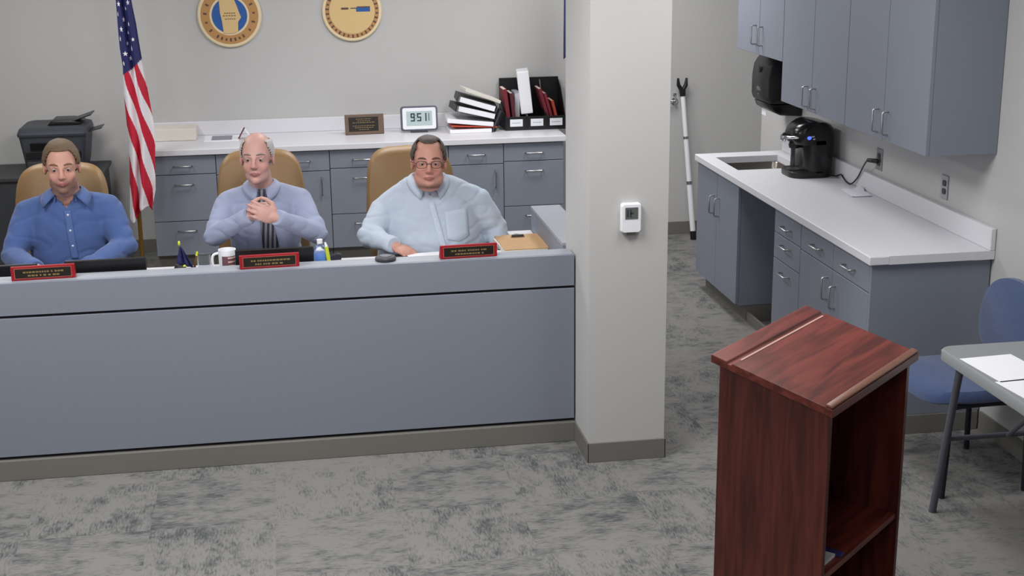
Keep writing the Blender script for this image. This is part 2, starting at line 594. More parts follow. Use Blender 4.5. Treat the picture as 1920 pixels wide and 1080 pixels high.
outer = [[(p[0], p[1], z) for p in rounded(x0, x1, y0, y1, 0.045)] for x0, x1, y0, y1, z in ((SX0+0.045, SX1-0.045, SY0+0.045, SY1-0.045, 0.68), (SX0+0.014, SX1-0.014, SY0+0.014, SY1-0.014, 0.70), (SX0-0.006, SX1+0.006, SY0-0.006, SY1+0.006, 0.8285))]
b.rings(rings+outer, closed=True)
b.rings([rings[3], [(p[0], p[1], 0.6825) for p in rounded(SX0+0.05, SX1-0.05, SY0+0.05, SY1-0.05, 0.04)]])
b.build('basin', M_steel, t, smooth=True)
MB().lathe([(0.0, 0.0), (0.04, 0.0), (0.043, 0.003), (0.03, 0.005), (0.0, 0.003)], (2.835, 8.04, 0.6835), 20).build('drain', M_chrome, t, smooth=True)

# ---- wall cabinets
XU = 2.80
def wall_cabinet(y0, y1, z0, label, hz, end=False):
    t = thing('wall_cabinet', label, 'cabinet', (2.97, (y0+y1)/2, z0), group='kitchenette wall cabinets')
    b = MB()
    b.box(XU+0.0195, 3.14, y0+0.0005, y1-0.0005, z0+0.002, 2.42)
    b.build('body', M_lam, t)
    ym = (y0+y1)/2
    for a0, a1, hy in ((y0, ym, ym-0.055), (ym, y1, ym+0.055)):
        front_x(t, 'door', a0, a1, z0, 2.42, XU, (hy, hz, True))
    return t
wall_cabinet(7.604, 8.417, 1.525, 'short grey wall cabinet over the sink, above the paper towel dispenser', 1.64)
wall_cabinet(6.671, 7.602, 1.303, 'grey wall cabinet above the black coffee maker', 1.385)
wall_cabinet(5.743, 6.669, 1.303, 'grey wall cabinet nearest the camera, at the near end of the row', 1.392)

# ================================================================== kitchenette things
# coffee maker, front towards -X
t = thing('coffee_maker', 'black single-serve coffee maker with silver handle and blue light on the kitchenette counter', 'coffee maker', (2.97, 7.62, 0.87))
KY, hw = 7.60, 0.118
def krings(x0, x1, z, r):
    return [(p[0], p[1], z) for p in rounded(x0, x1, KY-hw, KY+hw, r)]
b = MB()
b.rings([krings(2.845, 3.095, 0.8705, 0.07), krings(2.842, 3.098, 0.876, 0.07), krings(2.842, 3.098, 0.898, 0.07), krings(2.85, 3.09, 0.906, 0.065)])
b.build('base', M_black, t, smooth=True)
b = MB()
b.rings([krings(2.925, 3.095, 0.90, 0.06), krings(2.925, 3.10, 1.0, 0.06), krings(2.92, 3.105, 1.06, 0.06), krings(2.92, 3.105, 1.085, 0.06)])
b.build('column', M_blackgloss, t, smooth=True)
b = MB()
b.rings([krings(2.872, 3.10, 1.062, 0.06), krings(2.858, 3.108, 1.08, 0.07), krings(2.853, 3.11, 1.12, 0.075), krings(2.862, 3.105, 1.15, 0.08), krings(2.885, 3.085, 1.172, 0.085), krings(2.92, 3.05, 1.186, 0.06), krings(2.955, 3.015, 1.191, 0.028)])
b.build('brew_head', M_blackgloss, t, smooth=True)
MB().lathe([(0.0, 0), (0.03, 0), (0.034, 0.02), (0.03, 0.03), (0, 0.03)], (2.892, KY, 1.032), 18).build('spout', M_black, t, smooth=True)
MB().lathe([(0.0, 0), (0.044, 0), (0.046, 0.003), (0.0, 0.004)], (2.893, KY, 0.9065), 24).build('drip_tray', M_steel, t, smooth=True)
h = []
for k in range(13):
    a = R(-95+190*k/12)
    h.append((2.955-0.128*math.cos(a)*1.0, KY+0.112*math.sin(a), 1.112-0.012*math.cos(a)))
MB().tube(h, 0.0085, 10).build('lift_handle', M_chrome, t, smooth=True)
MB().box(2.812, 2.832, KY-0.03, KY+0.03, 1.07, 1.108, 0.008).build('handle_grip', M_chrome, t, smooth=True)
MB().sphere((2.935, KY-hw-0.001, 1.104), (0.012, 0.006, 0.010)).build('indicator_light', M_led, t, smooth=True)
MB().sphere((2.965, KY-hw-0.001, 1.098), (0.008, 0.004, 0.006)).build('button', M_chrome, t, smooth=True)
b = MB()
b.rings([[(p[0], p[1], z) for p in rounded(2.93, 3.07, KY+hw+0.004, KY+hw+0.058, 0.025)] for z in (0.8705, 1.10)])
b.build('water_tank', mat('smoked_tank', (60, 64, 72), 0.15, trans=0.4), t, smooth=True)
cord = [(3.08, 7.49, 0.882), (3.10, 7.455, 0.884), (3.107, 7.41, 0.90), (3.105, 7.36, 0.885), (3.10, 7.30, 0.876), (3.10, 7.24, 0.880), (3.108, 7.18, 0.925), (3.105, 7.12, 0.985), (3.10, 7.06, 1.035), (3.10, 7.03, 1.048), (3.105, 6.995, 1.052)]
def smooth_pts(p, n=5):
    p = [V(q) for q in p]
    out = []
    for i in range(len(p)-1):
        a, b_, c, d_ = p[max(i-1, 0)], p[i], p[i+1], p[min(i+2, len(p)-1)]
        for k in range(n):
            t_ = k/n
            out.append(0.5*((2*b_)+(c-a)*t_+(2*a-5*b_+4*c-d_)*t_*t_+(3*b_-a-3*c+d_)*t_**3))
    out.append(p[-1])
    return out
MB().tube(smooth_pts(cord), 0.0042, 8).build('power_cord', M_black, t, smooth=True)
MB().capsule((3.10, 7.03, 1.05), (3.128, 6.985, 1.052), 0.011, 0.013, 10).build('plug', M_black, t, smooth=True)

def outlet(y, z, label):
    t = thing('wall_outlet', label, 'outlet', (3.142, y, z-0.057), group='outlets over the kitchenette counter')
    MB().box(3.1365, 3.1425, y-0.036, y+0.036, z-0.058, z+0.058, 0.002).build('cover_plate', M_metal, t)
    for s in (-1, 1):
        MB().prism([(q[0], q[1]) for q in rounded(y-0.017, y+0.017, z+s*0.02-0.014, z+s*0.02+0.014, 0.008)], 'x', 3.1345, 3.1364).build('socket', M_darkgrey, t)
    return t
outlet(6.978, 1.062, 'metal wall outlet with the black coffee maker plug in it')
outlet(6.212, 1.06, 'metal wall outlet without a plug, above the near end of the backsplash')
b = MB()
rows = []
random.seed(7)
for i in range(9):
    row = []
    for j in range(9):
        x, y = 2.985+0.115*i/8, 6.93+0.21*j/8
        row.append((x+0.02*(j/8-0.5), y, 0.8735+0.006*abs(noise.noise(V((x*30, y*30, 0))))+(0.012 if i > 6 and j > 5 else 0)))
    rows.append(row)
b.grid(rows)
b.grid([[(p[0], p[1], 0.8712) for p in r] for r in rows])
tag(recenter(b.build('paper_napkin', M_paper, smooth=True)), 'crumpled white paper napkin on the kitchenette counter by the backsplash', 'napkin')

# paper towel dispenser on the right wall, below the short cabinet
t = thing('towel_dispenser', 'black paper towel dispenser on the wall between sink and wall cabinets', 'dispenser', (3.05, 8.30, 1.15))
DY0, DY1 = 8.14, 8.46
prof = [(3.141, 1.505), (3.02, 1.503), (2.955, 1.478), (2.925, 1.43), (2.915, 1.36), (2.915, 1.24), (2.93, 1.205), (3.141, 1.205)]
b = MB()
b.prism(prof, 'y', DY0, DY1, 0.014)
b.build('cover', M_black, t, smooth=True)
b = MB()
b.prism([(3.141, 1.203), (2.935, 1.203), (2.95, 1.165), (3.0, 1.135), (3.141, 1.125)], 'y', DY0+0.004, DY1-0.004, 0.008)
b.build('chute', M_blackgloss, t, smooth=True)
MB().sphere((2.914, 8.31, 1.405), (0.005, 0.014, 0.022)).build('lock', M_darkgrey, t, smooth=True)
b = MB()
b.prism([(8.28, 1.275), (8.34, 1.275), (8.352, 1.29), (8.33, 1.30), (8.30, 1.296)], 'x', 2.9125, 2.9155)
b.build('emblem', M_metal, t)
MB().box(2.9125, 2.9155, 8.30, 8.325, 1.247, 1.256).build('indicator_window', M_metal, t)
MB().box(2.97, 2.972, 8.32, 8.40, 1.11, 1.150).build('paper_sheet', M_paper, t)

# reaching tool leaning in the corner
t = thing('reacher_pole', 'white telescoping pole with black forked tip leaning against the far wall', 'pole', (2.90, 9.6, 0))
p0, p1 = V((2.925, 9.66, 0.0)), V((2.853, 9.815, 1.16))
def pp(k):
    return p0.lerp(p1, k)
MB().tube([pp(0.0), pp(0.055)], 0.0225, 14).build('foot', M_black, t, smooth=True)
MB().tube([pp(0.05), pp(0.36)], 0.020, 14).build('tube', M_whitepl, t, smooth=True)
MB().tube([pp(0.35), pp(0.37)], 0.0225, 14).build('collar', M_metal, t, smooth=True)
MB().tube([pp(0.365), pp(0.64)], 0.0185, 14).build('tube', M_whitepl, t, smooth=True)
MB().tube([pp(0.635), pp(0.65)], 0.021, 14).build('collar', M_metal, t, smooth=True)
MB().tube([pp(0.645), pp(0.91)], 0.017, 14).build('tube', M_whitepl, t, smooth=True)
b = MB()
b.tube([pp(0.90), pp(0.945)], [0.021, 0.026], 14)
q = pp(0.94)
b.tube([q+V((-0.008, 0, 0)), q+V((-0.030, 0, 0.035)), q+V((-0.034, 0, 0.085))], [0.016, 0.015, 0.008], 10)
b.tube([q+V((0.008, 0, 0)), q+V((0.026, 0, 0.035)), q+V((0.030, 0, 0.085))], [0.016, 0.015, 0.008], 10)
b.build('forked_tip', M_black, t, smooth=True)

# lever on the far wall
t = thing('lever_handle', 'small chrome lever handle on the far wall beside the white pier', 'handle', (2.816, 9.85, 0.97))
MB().lathe([(0.0, 0), (0.027, 0), (0.027, 0.006), (0.011, 0.01), (0.011, 0.04), (0, 0.04)], (0, 0, 0), 20, Matrix.Translation((2.816, 9.8635, 1.0)) @ Matrix.Rotation(R(90), 4, 'X')).build('rose', M_chrome, t, smooth=True)
MB().tube([(2.816, 9.826, 1.0), (2.80, 9.822, 1.0), (2.75, 9.822, 0.998), (2.72, 9.826, 0.996)], [0.010, 0.0095, 0.008, 0.007], 10).build('lever', M_chrome, t, smooth=True)
MB().box(2.804, 2.828, 9.857, 9.8635, 1.035, 1.06, 0.004).build('lock_turn', M_chrome, t, smooth=True)

# thermostat on the pier
t = thing('thermostat', 'white wall thermostat with grey screen on the white pier', 'thermostat', (1.427, 5.64, 1.04))
b = MB()
b.rings([[(p[0], y, p[1]) for p in rounded(1.383-e, 1.471+e, 1.05-e, 1.178+e, 0.012)] for y, e in ((5.6485, 0.0), (5.63, 0.0), (5.622, -0.004))])
b.build('case', M_whitepl, t, smooth=True)
MB().box(1.399, 1.455, 5.6195, 5.6222, 1.112, 1.162, 0.001).build('screen', M_screen, t)
b = MB()
for x0, x1, z0, z1 in ((1.407, 1.413, 1.122, 1.152), (1.42, 1.426, 1.122, 1.152), (1.42, 1.436, 1.135, 1.139)):
    b.box(x0, x1, 5.6187, 5.6196, z0, z1)
b.build('readout', M_lcddark, t)
MB().box(1.403, 1.451, 5.628, 5.648, 1.038, 1.0495, 0.003).build('tab', M_metal, t)

# ================================================================== lectern
TH = R(43.5)
t = thing('lectern', 'reddish mahogany lectern with slanted top and open shelf side', 'lectern', (1.5385, 3.768, 0), TH)
U, W = 0.625, 0.385     # along the high edge, towards the speaker's side (local -y)
hu, hv = U/2, W/2
ZH, ZL = 1.145, 1.055
def zs(y):
    return lerp(ZL, ZH, (y+hv)/W)
bu, bv = hu-0.022, hv-0.018
pw = 0.02
def side(x0, x1):
    b = MB()
    b.prism([(-bv, 0), (bv, 0), (bv, zs(bv)-0.024), (-bv, zs(-bv)-0.024)], 'x', x0, x1, 0.001)
    return b
side(-bu, -bu+pw).build('side_panel', M_mahog_v, t, world=False)
side(bu-pw, bu).build('side_panel', M_mahog_v, t, world=False)
MB().box(-bu+pw, bu-pw, bv-pw, bv, 0.0, zs(bv-pw)-0.026).build('front_panel', M_mahog_v, t, world=False)
for z in (0.06, 0.505):
    MB().box(-bu+pw+0.001, bu-pw-0.001, -bv+0.006, bv-pw-0.001, z, z+0.02).build('shelf', M_mahog_u, t, world=False)
MB().box(-bu+pw+0.001, bu-pw-0.001, -bv+0.02, -bv+0.035, 0.0, 0.059).build('toe_board', M_mahog_v, t, world=False)
b = MB()
b.prism([(-hv, ZL-0.024), (hv, ZH-0.024), (hv, ZH), (hv-0.052, zs(hv-0.052)), (hv-0.055, zs(hv-0.055)-0.006), (hv-0.066, zs(hv-0.066)-0.006), (hv-0.069, zs(hv-0.069)), (-hv, ZL)], 'x', -hu, hu, 0.0015)
b.build('slanted_top', M_mahog_u, t, world=False)
M_lip = mat('worn_mahogany_edge', (128, 84, 66), 0.4, var=0.15, vscale=30)
b = MB()
sl = math.atan2(ZH-ZL, W)
b.box(-hu+0.002, hu-0.002, -0.011, 0.012, 0.0, 0.009, 0.004, Matrix.Translation((0, -hv+0.013, ZL+0.003)) @ Matrix.Rotation(sl, 4, 'X'))
b.build('stop_lip', M_lip, t, smooth=True, world=False)
b = MB()
b.box(-hu+0.045, hu-0.03, -0.003, 0.003, 0.0, 0.0012, 0, Matrix.Translation((0, hv-0.0735, zs(hv-0.0735)+0.0002)) @ Matrix.Rotation(sl, 4, 'X'))
b.build('groove_edge', mat('pale_worn_edge', (200, 160, 150), 0.4), t, world=False)
# things lying on the shelf
o = MB().box(-bu+pw+0.01, -bu+pw+0.14, -bv+0.03, -bv+0.24, 0.5255, 0.535).build('paper_stack', M_paper, None)
def place_local(o, root):
    M = Matrix.Translation(root.location) @ Matrix.Rotation(root.rotation_euler.z, 4, 'Z')
    for v in o.data.vertices:
        v.co = M @ v.co
    return recenter(o)
place_local(o, t)
tag(o, 'small stack of white papers lying on the shelf inside the lectern', 'papers')
o = MB().box(-bu+pw+0.142, -bu+pw+0.165, -bv+0.012, -bv+0.23, 0.5255, 0.537, 0.002).build('notebook', mat('dark_blue_cover', (50, 48, 110), 0.5), None)
place_local(o, t)
tag(o, 'dark blue notebook lying on the shelf inside the lectern', 'notebook')

# ================================================================== folding table, papers, blue chair
t = thing('folding_table', 'grey plastic folding table with metal legs at the right edge', 'table', (2.79, 3.9, 0), 0)
FL = V((2.456, 4.827, 0))
Mt = Matrix.Translation(-V((2.79, 3.9, 0)))
c = Mt @ FL
TX0, TX1, TY0, TY1 = c.x, c.x+0.63, c.y-1.7, c.y
b = MB()
b.rings([[(p[0], p[1], z) for p in rounded(TX0+e, TX1-e, TY0+e, TY1-e, 0.05)] for z, e in ((0.685, 0.004), (0.688, 0.0), (0.722, 0.0), (0.73, 0.006))])
b.build('table_top', M_plastictable, t, smooth=True, world=False)
for yb, sgn in ((TY1-0.06, 1), (TY0+0.06, -1)):
    for xx in (TX0+0.06, TX1-0.06):
        MB().tube([(xx, yb-sgn*0.03, 0.684), (xx, yb+sgn*0.113, 0.0)], 0.0155, 12).build('leg', M_greymetal, t, smooth=True, world=False)
    MB().tube([(TX0+0.06, yb+sgn*0.041, 0.345), (TX1-0.06, yb+sgn*0.041, 0.345)], 0.011, 10).build('crossbar', M_greymetal, t, smooth=True, world=False)
    MB().tube([((TX0+TX1)/2, yb+sgn*0.03, 0.345), ((TX0+TX1)/2, yb-sgn*0.35, 0.68)], 0.009, 10).build('brace', M_greymetal, t, smooth=True, world=False)
def sheet(cx, cy, z, rz, w=0.216, h=0.279, th=0.0012, m=None):
    M = Matrix.Translation((cx, cy, z)) @ Matrix.Rotation(rz, 4, 'Z')
    o = MB().box(-w/2, w/2, -h/2, h/2, 0.0, th, M=M).build('paper_sheet', m or M_paper, None)
    return recenter(o)
tag(sheet(2.585, 4.53, 0.7305, R(4)), 'white paper sheet on the folding table, the upper one in view', 'paper')
tag(sheet(2.588, 4.262, 0.7305, R(5)), 'white paper sheet on the folding table, the lower one, half out of frame', 'paper')

t = thing('side_chair', 'blue fabric side chair with dark metal legs behind the folding table', 'chair', (2.79, 5.24, 0), R(2))
# local: x towards the back rest (+x), y along the wall
b = MB()
rows = []
N = 14
out = []
for k in range(40):
    a = 2*math.pi*k/40
    ex = 0.235*math.copysign(abs(math.cos(a))**0.55, math.cos(a))
    ey = 0.25*math.copysign(abs(math.sin(a))**0.6, math.sin(a))
    out.append((ex, ey))
def seat_ring(s, z):
    return [(x*s-0.01, y*s, z-0.035*max(0, (-x*s-0.12)/0.12)**2*0.8) for x, y in out]
b.rings([seat_ring(0.93, 0.405), seat_ring(1.0, 0.42), seat_ring(1.0, 0.445), seat_ring(0.95, 0.462), seat_ring(0.75, 0.47), seat_ring(0.3, 0.472)])
b.build('seat', M_bluefab, t, smooth=True, world=False)
b = MB()
bk = []
for k in range(40):
    a = 2*math.pi*k/40
    ey = 0.245*math.copysign(abs(math.cos(a))**0.8, math.cos(a))
    ez = 0.185*math.copysign(abs(math.sin(a))**0.75, math.sin(a))
    bk.append((ey, ez))
def back_ring(s, off):
    return [(0.222+off+0.12*(ez*s+0.1)*0.9-0.16*(ey*s)**2, ey*s*(1.0-0.25*max(0, ez)), 0.66+ez*s) for ey, ez in bk]
b.rings([back_ring(0.9, -0.028), back_ring(1.0, -0.018), back_ring(1.0, 0.01), back_ring(0.9, 0.022)])
b.build('backrest', M_bluefab, t, smooth=True, world=False)
for s in (-1, 1):
    MB().tube(smooth_pts([(-0.185, s*0.235, 0.0), (-0.175, s*0.232, 0.2), (-0.165, s*0.228, 0.37), (-0.12, s*0.225, 0.398), (0.16, s*0.225, 0.398)], 4), 0.0125, 10).build('leg', M_navymetal, t, smooth=True, world=False)
    MB().tube(smooth_pts([(0.19, s*0.24, 0.0), (0.185, s*0.236, 0.2), (0.185, s*0.225, 0.42), (0.22, s*0.20, 0.52), (0.255, s*0.19, 0.62)], 4), 0.0125, 10).build('leg', M_navymetal, t, smooth=True, world=False)
MB().box(-0.15, 0.18, -0.215, 0.215, 0.392, 0.404, 0.003).build('seat_pan', M_navymetal, t, world=False)

# ================================================================== on the back wall
def seal(cx, cz, r, left):
    t = thing('wall_seal', 'round tan wall seal with blue field, the left one of the two' if left else 'round tan wall seal with small blue strip, the right one of the two', 'wall seal', (cx, 10.09, cz-r), group='seals on the back wall')
    M = Matrix.Translation((cx, 10.1, cz)) @ Matrix.Rotation(R(90), 4, 'X')
    MB().lathe([(0, 0), (r, 0), (r, 0.014), (r-0.006, 0.02), (r*0.9, 0.021), (r*0.89, 0.016), (0, 0.016)], (0, 0, 0), 64, M).build('backing', M_sealcream, t, smooth=True)
    ri = 0.62 if left else 0.76
    MB().lathe([(r*ri, 0.016), (r*0.895, 0.016), (r*0.89, 0.020), (r*(ri+0.01), 0.020)], (0, 0, 0), 64, M).rings([], cap=False) if False else None
    b = MB()
    b.rings([[(x*math.cos(2*math.pi*k/64)*r, x*math.sin(2*math.pi*k/64)*r, z) for k in range(64)] for x, z in ((ri, 0.0165), (0.895, 0.0165), (0.89, 0.0195), (ri+0.01, 0.0195))], closed=True, M=M)
    b.build('ring', M_sealbrown, t)
    b = MB()
    rin = ri-0.07 if left else ri-0.015
    b.rings([[(rin*math.cos(2*math.pi*k/48)*r, rin*math.sin(2*math.pi*k/48)*r, z) for k in range(48)] for z in (0.0165, 0.0185)], M=M)
    b.build('field', M_sealblue if left else M_sealtan, t)
    b = MB()
    if left:
        poly = [(-0.30, 0.5), (-0.29, 0.1), (-0.24, -0.2), (-0.21, -0.55), (0.1, -0.56), (0.24, -0.50), (0.26, -0.2), (0.36, -0.06), (0.30, 0.1), (0.24, 0.3), (0.16, 0.52)]
        b.prism([(x*r, y*r) for x, y in poly], 'z', 0.0186, 0.022, M=M)
        b.build('state_shape', M_sealtan, t)
        b = MB()
        for y, x0, x1 in ((0.06, -0.16, 0.2), (-0.02, -0.2, 0.22), (-0.12, -0.14, 0.2)):
            n = 5
            for k in range(n):
                a0 = lerp(x0, x1, k/n)
                b.box(a0*r, (a0+(x1-x0)/n*0.7)*r, y*r, y*r+0.006, 0.0221, 0.0228, M=M)
        b.build('lettering', M_sealink, t)
    else:
        b.box(0.14*r, 0.60*r, -0.02*r, 0.11*r, 0.0186, 0.021, M=M)
        b.build('water', M_sealblue, t)
        b = MB()
        b.box(0.16*r, 0.60*r, 0.11*r, 0.15*r, 0.0186, 0.0215, M=M)
        b.box(-0.36*r, -0.12*r, 0.06*r, 0.12*r, 0.0186, 0.0215, M=M)
        b.box(-0.05*r, 0.14*r, 0.08*r, 0.11*r, 0.0186, 0.0205, M=M)
        b.build('shore_line', M_sealink, t)
    b = MB()
    rm = r*(ri+0.895)/2
    n = 34
    for k in range(n):
        if left and k % 2 and not (23 <= k <= 28):
            continue
        a = 2*math.pi*(k+0.5)/n
        Mk = M @ Matrix.Rotation(a, 4, 'Z') @ Matrix.Translation((rm, 0, 0.0196))
        hh = 0.055*r*(1.0 if (k*7) % 3 else 0.7)
        b.box(-hh, hh, -0.028*r, 0.028*r, 0, 0.001, M=Mk)
    b.build('ring_lettering', M_sealink, t)
seal(-0.356, 1.677, 0.222, True)
seal(0.500, 1.688, 0.212, False)

# ================================================================== flags
def flag_us():
    t = thing('flag_on_stand', 'draped red, white and blue flag with stars on a pole by the wall', 'flag', (-1.0, 9.30, 0))
    MB().lathe([(0, 0), (0.15, 0), (0.155, 0.012), (0.13, 0.03), (0.05, 0.045), (0.028, 0.06), (0.026, 0.14), (0.0, 0.14)], (-1.005, 9.32, 0), 28).build('base', M_brass, t, smooth=True)
    MB().tube([(-1.005, 9.32, 0.1), (-0.985, 9.325, 2.3)], 0.014, 12).build('pole', M_brass, t, smooth=True)
    MB().lathe([(0, 0), (0.02, 0.005), (0.028, 0.03), (0.012, 0.05), (0.02, 0.075), (0.0, 0.13)], (-0.985, 9.325, 2.3), 14).build('finial', M_brass, t, smooth=True)
    m = bpy.data.materials.new('stars_and_stripes_cloth')
    m.use_nodes = True
    nt = m.node_tree
    bs = nt.nodes['Principled BSDF']
    bs.inputs['Roughness'].default_value = 0.75
    at = nt.nodes.new('ShaderNodeAttribute')
    at.attribute_name = 'cloth'
    nt.links.new(at.outputs['Color'], bs.inputs['Base Color'])
    # outline of the drape, from top to the hem: (z, left x, right x)
    L = [(2.22, -1.03, -0.94), (1.95, -1.033, -0.938), (1.82, -1.036, -0.930), (1.70, -1.036, -0.915), (1.55, -1.033, -0.905), (1.42, -1.022, -0.895), (1.25, -1.028, -0.880), (1.05, -1.025, -0.862), (0.93, -1.022, -0.862), (0.80, -1.030, -0.872), (0.62, -1.045, -0.880), (0.49, -1.060, -0.905)]
    NU, NV = 120, 240
    def at_z(z):
        for (z0, a0, b0), (z1, a1, b1) in zip(L[:-1], L[1:]):
            if z1 <= z <= z0:
                k = (z-z0)/(z1-z0)
                return lerp(a0, a1, k), lerp(b0, b1, k)
        return L[-1][1], L[-1][2]
    bm = bmesh.new()
    rows = []
    cols = []
    red, white, navy = srgb(192, 22, 52), srgb(228, 224, 230), srgb(34, 38, 96)
    for j in range(NV+1):
        v = j/NV
        z = 2.22-v*(2.22-0.46)
        xl, xr = at_z(z)
        row = []
        for i in range(NU+1):
            u = i/NU
            x = lerp(xl, xr, u)+0.004*math.sin(u*9+v*7)
            fold = 0.026*math.sin(u*math.pi*4.2+v*2.2+0.6)+0.012*math.sin(u*17-v*5)
            y = 9.285+fold*min(1, 0.45+v)-0.035*math.sin(u*math.pi)
            zz = z+(0.07*(0.5-u)*(-1 if v > 0.9 else 0)*(v-0.9)*10)-0.035*math.sin(u*6.3+0.5)*max(0, v-0.85)*6
            row.append(bm.verts.new((x, y, zz)))
            # canton ends on a slanting line, stripes run down to the right
            edge = 1.405+0.10*(u-0.35)
            if z > edge:
                cols.append(navy)
            else:
                s = u*1.85-(1.41-z)*2.6+0.95
                cols.append(red if (s*1.0) % 1.0 < 0.5 else white)
        rows.append(row)
    for a, b_ in zip(rows[:-1], rows[1:]):
        for i in range(NU):
            bm.faces.new((a[i], a[i+1], b_[i+1], b_[i]))
    rl = root_loc(t)
    bm.normal_update()
    bvh = BVHTree.FromBMesh(bm)
    for v in bm.verts:
        v.co -= rl
    me = bpy.data.meshes.new('cloth')
    bm.to_mesh(me)
    bm.free()
    ca = me.color_attributes.new('cloth', 'FLOAT_COLOR', 'POINT')
    ca.data.foreach_set('color', [c for q in cols for c in q])
    me.polygons.foreach_set('use_smooth', [True]*len(me.polygons))
    cl = link_mesh('cloth', me, m, t)
    md = cl.modifiers.new('thickness', 'SOLIDIFY')
    md.thickness = 0.002
    for (px, pz, s) in STARS:
        h = bvh.ray_cast(V((px, 8.5, pz)), V((0, 1, 0)))
        if h[0] is None:
            continue
        nrm = h[1] if h[1].y < 0 else -h[1]
        q = nrm.to_track_quat('Z', 'Y').to_matrix().to_4x4()
        M = Matrix.Translation(h[0]+nrm*0.0015) @ q
        b = MB()
        pts = []
        for k in range(10):
            a = math.pi/2+math.pi*k/5
            rr_ = s if k % 2 == 0 else s*0.42
            pts.append((rr_*math.cos(a), rr_*math.sin(a)))
        b.prism(pts, 'z', 0, 0.0012, M=M)
        b.build('star', M_flagwhite, cl)
STARS = [(-1.023, 1.759, 0.0175), (-0.990, 1.728, 0.0175), (-0.959, 1.698, 0.0175), (-1.005, 1.668, 0.0193), (-0.970, 1.641, 0.0140), (-1.020, 1.605, 0.0193), (-0.940, 1.603, 0.0140), (-0.979, 1.577, 0.0140), (-1.038, 1.541, 0.0158), (-0.952, 1.542, 0.0193), (-0.994, 1.513, 0.0175), (-0.967, 1.482, 0.0175), (-1.010, 1.449, 0.0175), (-0.971, 1.795, 0.0140), (-1.008, 1.826, 0.0175), (-0.954, 1.834, 0.0175), (-0.989, 1.892, 0.0175), (-0.953, 1.934, 0.0175)]
flag_us()
t = thing('navy_flag_on_stand', 'navy blue flag on a pole, mostly hidden behind the white pier', 'flag', (2.085, 9.40, 0))
MB().lathe([(0, 0), (0.12, 0), (0.125, 0.012), (0.1, 0.03), (0.03, 0.05), (0.026, 0.14), (0.0, 0.14)], (2.085, 9.40, 0), 24).build('base', M_brass, t, smooth=True)
MB().tube([(2.085, 9.40, 0.1), (2.06, 9.40, 2.3)], 0.014, 12).build('pole', M_brass, t, smooth=True)
b = MB()
rows = []
for j in range(30):
    v = j/29
    rows.append([(lerp(1.897, 2.10, u/24)+0.02*v*(u/24-0.1), 9.375+0.03*math.sin(u/24*13+v*2), 2.2-v*(0.82-0.05*math.sin(u/24*6))) for u in range(25)])
b.grid(rows)
o = b.build('cloth', M_navy, t, smooth=True)
o.modifiers.new('thickness', 'SOLIDIFY').thickness = 0.003

# ================================================================== on the credenza
CZ = 0.8405
# cream box lying at the left end
o = MB().box(-0.935, -0.63, 9.86, 10.07, CZ, CZ+0.085, 0.006).build('cream_box', M_paper2, None)
tag(recenter(o), 'flat cream box lying at the left end of the credenza by the flag', 'box')
t = thing('open_booklet', 'open booklet with a grey printed page on the credenza behind the bald man', 'booklet', (-0.45, 9.88, CZ))
b = MB()
b.box(-0.575, -0.335, 9.77, 10.0, CZ, CZ+0.006, 0.001)
b.build('page_block', M_paper, t)
MB().box(-0.525, -0.385, 9.80, 9.985, CZ+0.0062, CZ+0.0072).build('printed_page', mat('grey_print', (140, 142, 154), 0.7), t)
t = thing('tent_card', 'small dark red folded card standing on the credenza behind the bald man', 'card', (-0.32, 9.86, CZ))
b = MB()
b.prism([(-0.345, CZ), (-0.30, CZ+0.078), (-0.292, CZ+0.078), (-0.337, CZ)], 'y', 9.82, 9.88, 0.001)
b.build('front_leaf', mat('dark_red_card', (104, 46, 52), 0.6), t)
MB().prism([(-0.25, CZ), (-0.297, CZ+0.074), (-0.290, CZ+0.074), (-0.243, CZ)], 'y', 9.82, 9.88, 0.001).build('back_leaf', M_paper, t)

# plaque
t = thing('plaque', 'small walnut plaque with black plate leaning on the credenza', 'plaque', (0.545, 9.86, CZ))
Mp = Matrix.Translation((0.545, 9.85, CZ+0.002)) @ Matrix.Rotation(R(3), 4, 'Z') @ Matrix.Rotation(R(-9), 4, 'X')
MB().box(-0.138, 0.138, 0.0, 0.02, 0.0, 0.142, 0.004, Mp).build('board', M_walnut, t)
MB().box(-0.112, 0.098, -0.0025, 0.0, 0.022, 0.122, 0.001, Mp).build('plate', M_platebl, t)
b = MB()
for z, x0, x1 in ((0.108, -0.06, 0.05), (0.095, -0.05, 0.04), (0.083, -0.085, 0.075), (0.06, -0.085, 0.075), (0.047, -0.07, 0.06), (0.034, -0.04, 0.03)):
    x = x0
    while x < x1:
        wd = random.uniform(0.008, 0.02)
        b.box(x, min(x+wd, x1), -0.0031, -0.0026, z-0.002, z+0.002, M=Mp)
        x += wd+0.005
b.build('engraving', M_gold, t)
b = MB()
b.prism([(0.0, 0.0), (0.06, -0.008), (0.02, 0.09)], 'x', -0.01, 0.01, M=Mp)
b.build('easel_back', M_walnut, t)

